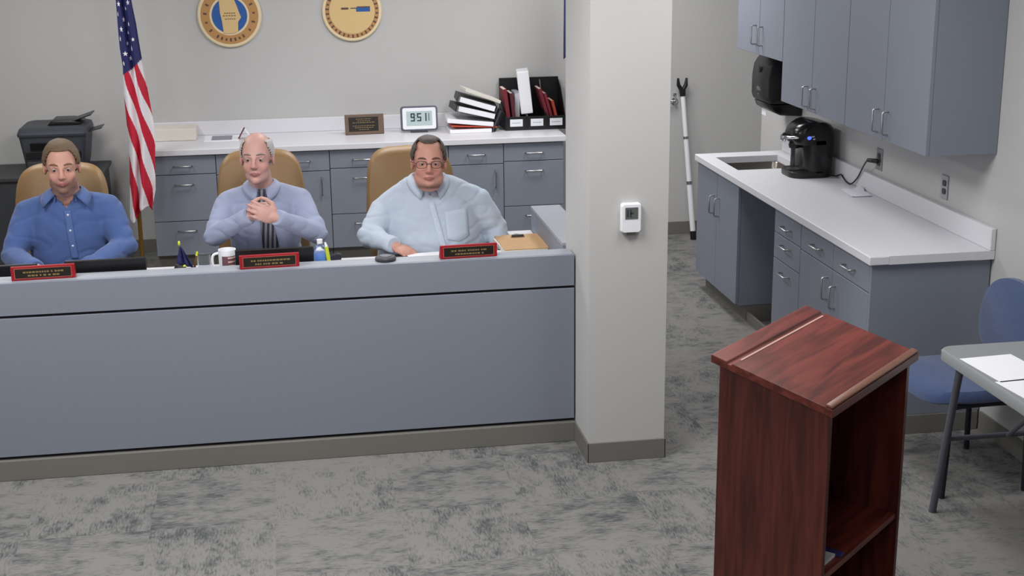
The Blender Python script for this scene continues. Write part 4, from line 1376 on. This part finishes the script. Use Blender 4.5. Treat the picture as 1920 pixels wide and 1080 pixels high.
def head_shapes(b, M, wide=1.0, jowl=0.0):
    W_ = wide
    def sp(c, r, rot=None):
        b.sphere((c[0]*W_, c[1], c[2]), (r[0]*W_, r[1], r[2]), rot, 24, 18, M=M)
    def cp(p, q, a, c):
        b.capsule((p[0]*W_, p[1], p[2]), (q[0]*W_, q[1], q[2]), a, c, 12, M=M)
    sp((0, 0.014, 0.034), (0.0755, 0.096, 0.086))
    sp((0, -0.018, 0.020), (0.068, 0.067, 0.075))
    sp((0, -0.020, -0.035), (0.062, 0.066, 0.074))
    sp((0, -0.028, -0.078), (0.050+jowl*0.4, 0.050, 0.040))
    sp((0, -0.064, -0.097), (0.024, 0.020, 0.018))
    for s in (-1, 1):
        sp((s*0.036, -0.050, -0.034), (0.026, 0.027, 0.027))
        sp((s*0.040, -0.016, -0.070), (0.018+jowl*0.8, 0.045, 0.034))
        cp((s*0.052, -0.060, 0.024), (s*0.016, -0.083, 0.022), 0.0085, 0.009)
        sp((s*0.0115, -0.095, -0.030), (0.0085, 0.0095, 0.008))
        # ears
        sp((s*0.0765, 0.012, -0.006), (0.0085, 0.019, 0.031), Euler((R(-8), 0, s*R(18))))
        sp((s*0.079, 0.018, 0.010), (0.007, 0.017, 0.016), Euler((0, 0, s*R(22))))
        # lids
        cp((s*0.044, -0.0705, 0.0105), (s*0.018, -0.0785, 0.0125), 0.0052, 0.0052)
        cp((s*0.043, -0.0685, -0.0025), (s*0.020, -0.0755, -0.0045), 0.0042, 0.0042)
        # mouth corners
        cp((0, -0.0895, -0.0575), (s*0.025, -0.0785, -0.0625), 0.0048, 0.0026)
        cp((0, -0.0885, -0.0685), (s*0.023, -0.0780, -0.0655), 0.0056, 0.0026)
    cp((0, -0.080, 0.020), (0, -0.0985, -0.018), 0.0085, 0.0115)
    sp((0, -0.1015, -0.026), (0.0125, 0.0125, 0.0105))
    sp((0, -0.074, -0.054), (0.028, 0.013, 0.020))
    if jowl > 0:
        sp((0, -0.018, -0.108), (0.055, 0.05, 0.028))

def person(label, P):
    t = thing('person', label, 'person', P['root'])
    RL = V(P['root'])
    hc = V(P['head'])
    HM = Matrix.Translation(hc) @ Matrix.Rotation(R(P.get('yaw', 0)), 4, 'Z') @ Matrix.Rotation(R(P.get('tilt', 0)), 4, 'X') @ Matrix.Rotation(R(P.get('roll', 0)), 4, 'Y') @ Matrix.Scale(P.get('hs', 1.0), 4)
    HI = HM.inverted()
    nb = V(P['neck'])
    sh, el, wr = P['shoulder'], P['elbow'], P['wrist']
    hip = P['hip']
    # ---- body: one continuous skin
    b = MB()
    head_shapes(b, HM, P.get('wide', 1.0), P.get('jowl', 0.0))
    nr = P.get('nr', 0.056)
    b.capsule(HM @ V((0, 0.022, -0.05)), nb+V((0, 0, -0.03)), nr, nr*1.12, 20)
    tor = [r for r in P['torso']]
    rings_ = []
    for (x, y, z, rx, ry) in tor:
        rings_.append([(x+(rx-0.018)*math.cos(a), y+(ry-0.018)*math.sin(a), z) for a in [2*math.pi*k/36 for k in range(36)]])
    b.rings(rings_)
    ar = P['arm_r']
    for i in range(2):
        b.capsule(nb+V((0.35*(sh[i][0]-nb.x), 0.35*(sh[i][1]-nb.y), P.get('trap', -0.045)-0.03)), sh[i], 0.038, ar[0]-0.024, 16)
        b.capsule(sh[i], el[i], ar[0]-0.018, ar[1]-0.014, 16)
        b.capsule(el[i], wr[i], ar[1]-0.014, 0.0275, 16)
    for a in P['hands']:
        hand_shapes(b, **a)
    # legs
    for s in (-1, 1):
        h_ = V((hip[0]+s*0.10, hip[1], 0.535))
        kn = V((hip[0]+s*0.14, hip[1]-0.44, 0.535))
        an = V((hip[0]+s*0.14, hip[1]-0.36, 0.085))
        b.capsule(h_, kn, 0.075, 0.055, 16)
        b.capsule(kn, an, 0.052, 0.036, 16)
        b.capsule(an+V((0, 0.02, -0.04)), an+V((s*0.01, -0.15, -0.05)), 0.034, 0.03, 12)
    me = organic(b, 0.0046, 2, 0.5)
    sb = bmesh.new()
    sb.from_mesh(me)
    W0 = P.get('wide', 1.0)
    soft = []
    keepers = ((0, -0.098, -0.018, 0.030), (0, -0.085, -0.063, 0.027), (0.031, -0.075, 0.005, 0.024), (-0.031, -0.075, 0.005, 0.024), (0.08, 0.014, 0, 0.036), (-0.08, 0.014, 0, 0.036))
    for v in sb.verts:
        q = HI @ v.co
        q.x /= W0
        if abs(q.x) < 0.11 and -0.16 < q.z < 0.14 and abs(q.y) < 0.15 and all((V(k[:3])-q).length > k[3] for k in keepers):
            soft.append(v)
    for _ in range(14):
        bmesh.ops.smooth_vert(sb, verts=soft, factor=0.5, use_axis_x=True, use_axis_y=True, use_axis_z=True)
    sb.to_mesh(me)
    sb.free()
    n = len(me.vertices)
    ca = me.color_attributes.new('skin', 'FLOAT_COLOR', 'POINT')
    base = srgb(*P['skin'])
    lip = srgb(*P.get('lip', (150, 84, 84)))
    red = srgb(*P.get('flush', (196, 128, 116)))
    stub_or_shade = srgb(*P.get('stubble_or_shade', (120, 92, 80)))
    sk = P.get('stub_or_shade_amt', 0.0)
    cols = []
    W_ = P.get('wide', 1.0)
    def mixc(a, c, k):
        return tuple(a[i]*(1-k)+c[i]*k for i in range(3))+(1,)
    for v in me.vertices:
        q = HI @ v.co
        q.x /= W_
        c = base
        if abs(q.x) < 0.1 and -0.2 < q.z < 0.16 and abs(q.y) < 0.14:
            # ruddy cheeks, nose and ears
            for s in (-1, 1):
                dd = (V((s*0.04, -0.075, -0.03))-q).length
                c = mixc(c, red, 0.45*max(0, 1-dd/0.045))
                dd = (V((s*0.08, 0.012, 0.0))-q).length
                c = mixc(c, red, 0.5*max(0, 1-dd/0.035))
            dd = (V((0, -0.11, -0.025))-q).length
            c = mixc(c, red, 0.5*max(0, 1-dd/0.035))
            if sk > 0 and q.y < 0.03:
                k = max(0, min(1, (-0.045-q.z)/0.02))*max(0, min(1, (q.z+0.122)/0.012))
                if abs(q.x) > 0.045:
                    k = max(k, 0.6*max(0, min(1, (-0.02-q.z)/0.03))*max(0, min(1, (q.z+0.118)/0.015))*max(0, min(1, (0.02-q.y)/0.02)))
                if P.get('under_jaw_shade'):  # keeps the tint below the chin, as painted shade
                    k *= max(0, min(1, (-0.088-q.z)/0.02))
                c = mixc(c, stub_or_shade, sk*k)
            if abs(q.x) < 0.027 and q.y < -0.073 and abs(q.z+0.0635) < 0.0105-0.28*abs(q.x):
                c = mixc(c, lip, 0.85)
        cols.append(c)
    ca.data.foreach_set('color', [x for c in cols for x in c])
    for v in me.vertices:
        v.co -= RL
    me.polygons.foreach_set('use_smooth', [True]*len(me.polygons))
    body = link_mesh('body', me, skin_mat('skin'), t)

    # ---- eyes and brows
    eye_w = MATS.get('eye_white') or mat('eye_white', (168, 152, 146), 0.25)
    iris = MATS.get('iris_dark') or mat('iris_dark', (48, 42, 40), 0.2)
    for s in (-1, 1):
        c = V((s*0.031*W_, -0.0688, 0.0040))
        b = MB()
        b.sphere(c, 0.0118, u=18, v=12, M=HM)
        eo = b.build('eye', eye_w, body, smooth=True)
        b = MB()
        b.sphere(c+V((0, -0.0085, -0.0012)), (0.0062, 0.0040, 0.0062), u=14, v=10, M=HM)
        b.build('iris', iris, eo, smooth=True)
        b = MB()
        b.tube([HM @ V((s*x*W_, y, z)) for x, y, z in ((0.014, -0.0905, 0.0275), (0.028, -0.0875, 0.0325), (0.042, -0.0775, 0.031), (0.052, -0.068, 0.026))], [0.003, 0.0042, 0.0038, 0.002], 8)
        b.build('eyebrow', P['brow'], body, smooth=True)

    # ---- hair: a shell over the cranium beyond the hair line
    def hairshell(keep, thick, mt, name='hair', amp=0.004, seed=0):
        bm_ = bmesh.new()
        bmesh.ops.create_uvsphere(bm_, u_segments=72, v_segments=48, radius=1.0)
        dead = []
        for v in bm_.verts:
            d_ = v.co.normalized()
            p = V((d_.x*0.0755*W_, 0.014+d_.y*0.096, 0.034+d_.z*0.086))
            k = keep(p)
            if k <= 0:
                dead.append(v)
                continue
            e = thick*min(1, k/0.012+0.12)*(1+0.35*noise.noise(V((p.x*60+seed, p.y*18, p.z*60))))
            v.co = HM @ (p+d_*(0.0008+e))
        bmesh.ops.delete(bm_, geom=dead, context='VERTS')
        q = bmesh.ops.solidify(bm_, geom=bm_.faces[:], thickness=-0.004)
        bb = MB()
        bb.bm.free()
        bb.bm = bm_
        return bb.build(name, mt, body, smooth=True, angle=80)
    for hh in P['hair']:
        hairshell(*hh)

    # ---- shirt
    b = MB()
    rings_ = []
    for (x, y, z, rx, ry) in tor:
        rings_.append([(x+rx*math.cos(a), y+ry*math.sin(a), z) for a in [2*math.pi*k/40 for k in range(40)]])
    b.rings(rings_)
    for i in range(2):
        a = nb+V((0.42*(sh[i][0]-nb.x), 0.42*(sh[i][1]-nb.y), P.get('trap', -0.045)))
        b.capsule(a, sh[i], P.get('trap_r', 0.062), ar[0], 18)
        b.capsule(sh[i], el[i], ar[0], ar[1], 18)
        wv = V(wr[i])-V(el[i])
        b.capsule(el[i], V(el[i])+wv*0.94, ar[1], 0.040, 18)
    for e in P.get('extra', []):
        b.sphere(e[0], e[1], u=24, v=16)
    me = organic(b, 0.008, 8, 0.5)
    # creases
    nrm = [v.normal.copy() for v in me.vertices]
    for v, nn in zip(me.vertices, nrm):
        p = v.co
        am = 0.0
        q = V((p.x*9, p.y*9, p.z*16))
        am += 0.0030*noise.noise(q+V((P['seed'], 0, 0)))
        r_ = 1-abs(noise.noise(V((p.x*7+p.z*9, p.y*6, p.z*11-p.x*5))+V((P['seed']*3, 1, 2))))
        am -= 0.0050*(max(0, r_-0.76)/0.24)**1.3
        for i in range(2):
            d_ = (p-V(el[i])).length
            if d_ < 0.17:
                am += 0.0035*(1-d_/0.17)*math.sin((p-V(sh[i])).length*95+p.x*20)
        v.co = p+nn*am
    bvh_b = bmesh.new()
    bvh_b.from_mesh(me)
    bvh = BVHTree.FromBMesh(bvh_b)
    bvh_b.free()
    if P.get('vee'):
        vz, vk, vx = P['vee']
        tb = bmesh.new()
        tb.from_mesh(me)
        bmesh.ops.delete(tb, geom=[f for f in tb.faces if (lambda q: q.z > vz and abs(q.x-vx) < vk*(q.z-vz) and q.y < nb.y-0.01)(f.calc_center_median())], context='FACES')
        tb.to_mesh(me)
        tb.free()
    for v in me.vertices:
        v.co -= RL
    me.polygons.foreach_set('use_smooth', [True]*len(me.polygons))
    shirt = link_mesh('shirt', me, P['cloth'], t)
    def front(x, z):
        h = bvh.ray_cast(V((x, nb.y-1.2, z)), V((0, 1, 0)))
        return h[0] if h[0] is not None else V((x, nb.y-0.12, z))
    # cuffs
    for i in range(2):
        wv = (V(wr[i])-V(el[i])).normalized()
        a = V(el[i])+(V(wr[i])-V(el[i]))*0.92
        c_ = MB()
        c_.tube([a, a+wv*0.012, a+wv*0.05, a+wv*0.058], [0.040, 0.043, 0.041, 0.036], 18)
        c_.build('cuff', P['cloth'], shirt, smooth=True)
    # collar: stand and two points
    cr = nr+P.get('collar_gap', 0.010)
    cz = P['collar']
    cc = V(P.get('collar_c', (nb.x, nb.y, 0)))
    c_ = MB()
    lo, hi, mid = [], [], []
    fo = P.get('front_open', 0.0)
    for k in range(41):
        a = R(-90)+fo+(2*math.pi-2*fo)*k/40
        fr = max(0, -math.sin(a))
        dip = -P.get('dip', 0.030)*fr**2
        lo.append((cc.x+(cr+0.006)*math.cos(a), cc.y+(cr+0.006)*math.sin(a), cz-0.028+dip))
        mid.append((cc.x+(cr+0.004)*math.cos(a), cc.y+(cr+0.004)*math.sin(a), cz+0.010+dip))
        hi.append((cc.x+(cr-0.002)*math.cos(a), cc.y+(cr-0.002)*math.sin(a), cz+0.009+dip))
    inn = [(cc.x+(p[0]-cc.x)*0.93, cc.y+(p[1]-cc.y)*0.93, p[2]-0.002) for p in lo]
    c_.grid([lo, mid, hi, inn])
    c_.build('collar', P['cloth2'], shirt, smooth=True)
    for s in (-1, 1):
        open_ = P.get('open', 0.012)
        rows = []
        for u in range(9):
            k = u/8
            a = R(-90+s*lerp(max(open_*600, math.degrees(fo)), 105, k))
            top = V((cc.x+(cr+0.006)*math.cos(a), cc.y+(cr+0.006)*math.sin(a), cz+0.010-P.get('dip', 0.030)*max(0, -math.sin(a))**2))
            drop = lerp(P.get('point', 0.062), 0.032, min(1, k*1.5))
            outw = V((math.cos(a), math.sin(a), 0))
            bot = top+outw*0.022+V((s*P.get('spread', 0.012)*(1-k), 0, -drop))
            f_ = front(bot.x, bot.z)
            if f_ is not None and k < 0.5 and f_.y-0.006 < bot.y:
                bot.y = f_.y-0.006
            rows.append([top, top.lerp(bot, 0.5)+outw*0.006, bot])
        c_ = MB()
        c_.grid(rows)
        co = c_.build('collar_point', P['cloth2'], shirt, smooth=True)
        co.modifiers.new('thickness', 'SOLIDIFY').thickness = 0.0035
    # placket and buttons
    def strip(name, mt, pts, halfs, lift, parent, thick=0.003):
        c_ = MB()
        rows = []
        for (x, z), hw in zip(pts, halfs):
            rows.append([front(x+hw*e, z)+V((0, -lift, 0)) for e in (-1, -0.5, 0, 0.5, 1)])
        for _ in range(3):    # relax the strip so that it hangs smoothly
            rows = [rows[0]]+[[(rows[i-1][j]*0.25+rows[i][j]*0.5+rows[i+1][j]*0.25) for j in range(5)] for i in range(1, len(rows)-1)]+[rows[-1]]
        c_.grid(rows)
        o_ = c_.build(name, mt, parent, smooth=True)
        md_ = o_.modifiers.new('thickness', 'SOLIDIFY')
        md_.thickness = thick
        return o_, rows
    zt_, zb_ = P['placket']
    x0_, x1_ = P.get('placket_x', (nb.x, nb.x))
    m_ = 22
    pts = [(lerp(x0_, x1_, k/m_), lerp(zt_, zb_, k/m_)) for k in range(m_+1)]
    _, rows = strip('placket', P['cloth2'], pts, [0.016]*(m_+1), 0.0015, shirt)
    if not P.get('tie'):
        for k in range(2, m_, P.get('button_step', 5)):
            q = rows[k][2]
            c_ = MB()
            c_.sphere(q+V((0, -0.003, 0)), (0.0055, 0.003, 0.0055), u=12, v=8)
            c_.build('button', P['button'], shirt, smooth=True)
    else:
        zt2, zb2, tx0, tx1 = P['tie']
        pts = [(lerp(tx0, tx1, k/m_), lerp(zt2, zb2, k/m_)) for k in range(m_+1)]
        tie, rows = strip('tie', M_tie, pts, [lerp(0.017, 0.043, (k/m_)**0.7) for k in range(m_+1)], 0.007, t, 0.005)
        q = rows[0][2]
        c_ = MB()
        c_.prism([(-0.022, 0.022), (0.022, 0.022), (0.013, -0.022), (-0.013, -0.022)], 'y', -0.012, 0.008, 0.006, Matrix.Translation(q+V((0, -0.006, 0.012))))
        c_.build('knot', M_tie, tie, smooth=True)
    for (px, pz, pw_, ph_) in P.get('pockets', []):
        c_ = MB()
        rows = []
        for j in range(7):
            rows.append([front(px+pw_*(i/6-0.5), pz+ph_*(0.5-j/6)*(1.0 if j < 6 else 1+0.25*(1-abs(i/3-1))))+V((0, -0.002, 0)) for i in range(7)])
        c_.grid(rows)
        o_ = c_.build('pocket', P['cloth2'], shirt, smooth=True)
        o_.modifiers.new('thickness', 'SOLIDIFY').thickness = 0.003
    # ---- trousers and shoes
    b = MB()
    b.sphere((hip[0], hip[1], 0.535), (P['hipr'], 0.155, 0.105))
    for s in (-1, 1):
        h_ = V((hip[0]+s*0.10, hip[1], 0.535))
        kn = V((hip[0]+s*0.14, hip[1]-0.44, 0.535))
        an = V((hip[0]+s*0.14, hip[1]-0.36, 0.12))
        b.capsule(h_, kn, 0.095, 0.072, 18)
        b.capsule(kn, an, 0.070, 0.060, 18)
    me = organic(b, 0.012, 4)
    for v in me.vertices:
        v.co -= RL
    me.polygons.foreach_set('use_smooth', [True]*len(me.polygons))
    link_mesh('trousers', me, M_trouser, t)
    for s in (-1, 1):
        b = MB()
        ax, ay = hip[0]+s*0.14, hip[1]-0.36
        b.rings([[(ax+wx*math.cos(a), ay-0.07+ly*math.sin(a)+off, z) for a in [2*math.pi*k/24 for k in range(24)]] for z, wx, ly, off in ((0.001, 0.047, 0.145, 0), (0.028, 0.049, 0.147, 0), (0.055, 0.044, 0.13, 0.01), (0.078, 0.04, 0.09, 0.04), (0.10, 0.043, 0.055, 0.07))])
        b.build('shoe', M_black, t, smooth=True)
    return t, body, HM, front

M_trouser = cloth_mat('dark_trousers', (48, 50, 58))
M_shirt1 = cloth_mat('blue_shirt', (76, 99, 152))
M_shirt1b = cloth_mat('blue_shirt_collar', (84, 107, 160))
M_shirt2 = cloth_mat('grey_blue_shirt', (156, 164, 192))
M_shirt2b = cloth_mat('grey_blue_shirt_collar', (164, 172, 200))
M_shirt3 = cloth_mat('pale_blue_shirt', (186, 198, 214))
M_shirt3b = cloth_mat('pale_blue_shirt_collar', (192, 204, 220))
M_btn = mat('pearl_button', (220, 224, 232), 0.3)
M_hair1 = mat('light_brown_hair', (104, 84, 62), 0.6, bump=0.8, bscale=120, var=0.25, vscale=60, stretch=(3, 1, 1))
M_hair2 = mat('white_grey_hair', (190, 188, 186), 0.6, bump=0.8, bscale=120, var=0.12, vscale=60, stretch=(3, 1, 1))
M_hair3 = mat('dark_grey_hair', (78, 70, 64), 0.6, bump=0.8, bscale=120, var=0.3, vscale=60, stretch=(3, 1, 1))
M_brow1 = mat('brown_brow', (128, 96, 76), 0.8)
M_brow2 = mat('grey_brow', (150, 132, 124), 0.8)
M_brow3 = mat('dark_brow', (104, 74, 66), 0.8)
def tie_mat():
    m = bpy.data.materials.new('striped_tie_silk')
    m.use_nodes = True
    nt = m.node_tree
    b = nt.nodes['Principled BSDF']
    b.inputs['Roughness'].default_value = 0.5
    tc = nt.nodes.new('ShaderNodeTexCoord')
    mp = nt.nodes.new('ShaderNodeMapping')
    mp.inputs['Rotation'].default_value = (0, R(-4), 0)
    wv = nt.nodes.new('ShaderNodeTexWave')
    wv.bands_direction = 'X'
    wv.inputs['Scale'].default_value = 14.0
    wv.inputs['Distortion'].default_value = 0.4
    rp = nt.nodes.new('ShaderNodeValToRGB')
    rp.color_ramp.elements[0].position = 0.35
    rp.color_ramp.elements[0].color = srgb(44, 42, 58)
    rp.color_ramp.elements[1].position = 0.75
    rp.color_ramp.elements[1].color = srgb(128, 126, 136)
    L = nt.links.new
    L(tc.outputs['Object'], mp.inputs['Vector'])
    L(mp.outputs['Vector'], wv.inputs['Vector'])
    L(wv.outputs['Fac'], rp.inputs['Fac'])
    L(rp.outputs['Color'], b.inputs['Base Color'])
    return m
M_tie = tie_mat()

# hair line functions: p is in head space (-y is the face), result > 0 where hair grows
def clamp01(x):
    return max(0.0, min(1.0, x))
def hair_full(p):
    fx = abs(p.x)
    if p.y < -0.012:
        top = 0.084-0.25*max(0, fx-0.03)
        side = lerp(top, 0.018, clamp01((p.y+0.052)/0.020)) if fx > 0.045 else top
        line = side
    else:
        line = lerp(0.012, -0.05, clamp01((p.y+0.004)/0.05))
    return p.z-line
def hair_sides(p):
    if p.y < -0.040:
        return -1
    line = lerp(0.055, 0.014, clamp01((p.y+0.040)/0.025))
    if p.y > -0.012:
        line = lerp(0.014, -0.05, clamp01((p.y+0.012)/0.05))
    top = 0.088
    return min(p.z-line, top-p.z)
def hair_thin_top(p):
    if p.y < 0.012:
        return -1
    return min(p.z-0.082, p.y-0.012)
def hair_receding(p):
    fx = abs(p.x)
    if p.y < -0.010:
        top = 0.094+0.35*max(0, fx-0.022)
        line = top if fx < 0.05 else lerp(0.095, 0.016, clamp01((p.y+0.052)/0.022))
        if p.y > -0.03 and fx < 0.05:
            line = min(line, 0.10)
    else:
        line = lerp(0.012, -0.045, clamp01((p.y+0.004)/0.05))
    return p.z-line

# --- man in blue shirt
cx = -1.075
P1 = dict(root=(cx, 6.95, 0), head=(-1.070, 6.80, 1.225), yaw=6, tilt=3, roll=0, hs=1.03, wide=0.98, jowl=0.006, nr=0.060,
          neck=(cx+0.005, 6.87, 1.10), hip=(cx, 7.0), hipr=0.20,
          torso=[(cx, 7.0, 0.47, 0.19, 0.14), (cx, 6.97, 0.60, 0.205, 0.165), (cx, 6.94, 0.74, 0.205, 0.165), (cx, 6.92, 0.88, 0.20, 0.15), (cx, 6.91, 0.98, 0.19, 0.125), (cx, 6.90, 1.045, 0.14, 0.098), (cx, 6.885, 1.085, 0.085, 0.078)],
          shoulder=[V((cx-0.188, 6.92, 0.975)), V((cx+0.185, 6.92, 0.985))],
          elbow=[V((cx-0.262, 6.80, 0.80)), V((cx+0.265, 6.80, 0.825))],
          wrist=[V((cx-0.12, 6.53, 0.805)), V((cx+0.13, 6.53, 0.805))],
          arm_r=(0.076, 0.060), trap=-0.058, trap_r=0.052, seed=1.3,
          hands=[dict(wrist=(cx-0.105, 6.505, 0.803), f=(0.4, -0.9, -0.12), n=(0, -0.1, 1), s=(0.9, 0.4, 0), curl=(18, 22, 15)),
                 dict(wrist=(cx+0.115, 6.505, 0.803), f=(-0.4, -0.9, -0.12), n=(0, -0.1, 1), s=(-0.9, 0.4, 0), curl=(18, 22, 15))],
          skin=(200, 152, 136), flush=(200, 130, 118), lip=(160, 92, 90), stubble_or_shade=(96, 74, 62), stub_or_shade_amt=0.7,
          brow=M_brow1, hair=[(hair_full, 0.006, M_hair1)], cloth=M_shirt1, cloth2=M_shirt1b, button=M_btn,
          collar=1.100, collar_gap=0.014, collar_c=(cx+0.005, 6.868, 0), open=0.05, point=0.056, spread=0.045, placket=(1.015, 0.78), placket_x=(cx+0.012, cx+0.03),
          vee=(1.025, 0.85, cx+0.008), front_open=0.6, button_step=7)
person('bearded man in a blue shirt seated behind the left end of the desk', P1)

# --- man with the tie
cx = -0.135
P2 = dict(root=(cx, 6.95, 0), head=(-0.152, 6.79, 1.232), yaw=-9, tilt=-2, roll=0, hs=1.03, wide=0.95, nr=0.054,
          neck=(cx-0.005, 6.875, 1.10), hip=(cx, 7.0), hipr=0.185,
          torso=[(cx, 7.0, 0.47, 0.18, 0.13), (cx, 6.97, 0.60, 0.18, 0.15), (cx, 6.945, 0.74, 0.175, 0.145), (cx, 6.925, 0.88, 0.18, 0.135), (cx, 6.915, 0.98, 0.18, 0.118), (cx, 6.905, 1.05, 0.13, 0.092), (cx, 6.89, 1.088, 0.078, 0.072)],
          shoulder=[V((cx-0.172, 6.92, 0.985)), V((cx+0.172, 6.92, 0.985))],
          elbow=[V((cx-0.243, 6.77, 0.862)), V((cx+0.252, 6.77, 0.852))],
          wrist=[V((cx-0.088, 6.600, 0.978)), V((cx+0.082, 6.560, 0.975))],
          arm_r=(0.070, 0.055), trap=-0.055, trap_r=0.048, seed=4.1,
          hands=[dict(wrist=(cx-0.078, 6.592, 0.982), f=(0.85, -0.12, 0.45), n=(-0.35, -0.8, 0.45), s=(-0.3, 0.3, 0.9), curl=(55, 70, 40), spread=3, thumb=0.3, scale=0.96),
                 dict(wrist=(cx+0.071, 6.550, 0.978), f=(-0.86, -0.16, 0.42), n=(0.1, -0.95, 0.15), s=(0.4, 0.1, 0.9), curl=((22, 38, 26), (20, 36, 26), (20, 36, 26), (24, 38, 26)), spread=5, thumb=0.35, scale=0.98)],
          skin=(202, 158, 148), flush=(192, 122, 116), lip=(156, 96, 96),
          brow=M_brow2, hair=[(hair_sides, 0.0045, M_hair2)], cloth=M_shirt2, cloth2=M_shirt2b, button=M_btn,
          collar=1.098, collar_gap=0.012, collar_c=(cx-0.005, 6.874, 0), open=0.02, point=0.058, placket=(1.02, 0.76), placket_x=(cx, cx+0.03),
          tie=(1.042, 0.74, cx-0.003, cx+0.03))
person('white-haired man with a striped tie, hands folded at his chest', P2)

# --- man in the pale shirt
cx = 0.70
P3 = dict(root=(cx, 6.98, 0), head=(0.684, 6.785, 1.178), yaw=-5, tilt=-3, roll=1, hs=1.05, wide=1.0, jowl=0.016, nr=0.070,
          neck=(cx-0.01, 6.90, 1.085), hip=(cx, 7.02), hipr=0.26,
          torso=[(cx, 7.02, 0.47, 0.27, 0.17), (cx+0.01, 6.97, 0.58, 0.295, 0.245), (cx+0.01, 6.93, 0.70, 0.285, 0.255), (cx, 6.925, 0.80, 0.265, 0.235), (cx, 6.93, 0.90, 0.245, 0.19), (cx, 6.93, 0.98, 0.205, 0.15), (cx, 6.93, 1.04, 0.145, 0.115), (cx, 6.915, 1.085, 0.10, 0.092)],
          shoulder=[V((cx-0.225, 6.93, 0.905)), V((cx+0.235, 6.93, 0.93))],
          elbow=[V((cx-0.318, 6.80, 0.815)), V((cx+0.335, 6.90, 0.79))],
          wrist=[V((cx-0.235, 6.64, 0.812)), V((cx+0.335, 6.79, 0.725))],
          arm_r=(0.088, 0.066), trap=-0.065, trap_r=0.070, seed=7.7, extra=[((cx+0.01, 6.80, 0.76), (0.20, 0.145, 0.115))],
          hands=[dict(wrist=(cx-0.222, 6.625, 0.806), f=(0.72, -0.62, -0.28), n=(0.15, -0.25, 0.95), s=(0.6, 0.75, 0.1), curl=((16, 20, 12), (20, 22, 12), (24, 24, 12), (28, 26, 12)), spread=7, thumb=0.5),
                 dict(wrist=(cx+0.328, 6.765, 0.715), f=(-0.55, -0.75, -0.35), n=(0.1, -0.3, 0.95), s=(-0.85, 0.5, 0), curl=(16, 20, 15))],
          skin=(198, 146, 130), flush=(186, 112, 102), lip=(156, 90, 86), stubble_or_shade=(84, 58, 52), stub_or_shade_amt=0.8, under_jaw_shade=True,  # neck shadow beneath the jaw painted into the skin colour
          brow=M_brow3, hair=[(hair_receding, 0.006, M_hair3)], cloth=M_shirt3, cloth2=M_shirt3b, button=M_btn,
          collar=1.090, collar_gap=0.012, collar_c=(cx-0.012, 6.893, 0), dip=0.052, open=0.03, point=0.064, placket=(0.98, 0.72), placket_x=(cx-0.01, cx+0.045),
          vee=(1.01, 0.5, cx-0.012), pockets=[(cx+0.115, 0.87, 0.12, 0.125)])
pt, pbody, HM3, _ = person('heavy man with glasses in a pale blue shirt, seated nearest the pier', P3)
gl = None
b = MB()
for s in (-1, 1):
    pts = []
    for k in range(24):
        a = 2*math.pi*k/24
        pts.append(HM3 @ V((s*0.0345+0.0245*math.copysign(abs(math.cos(a))**0.7, math.cos(a)), -0.097+0.10*abs(s*0.0345+0.0245*math.cos(a))**2*2.2, 0.002+0.0165*math.copysign(abs(math.sin(a))**0.7, math.sin(a)))))
    b.tube(pts, 0.0014, 6, closed=True)
    b.tube([HM3 @ V((s*0.060, -0.088, 0.008)), HM3 @ V((s*0.080, -0.06, 0.010)), HM3 @ V((s*0.084, 0.0, 0.008))], 0.0014, 6)
b.tube([HM3 @ V((-0.010, -0.0985, 0.006)), HM3 @ V((0, -0.1035, 0.008)), HM3 @ V((0.010, -0.0985, 0.006))], 0.0014, 6)
b.build('glasses', mat('dark_wire_frame', (70, 52, 62), 0.35, metal=0.6), pbody, smooth=True)
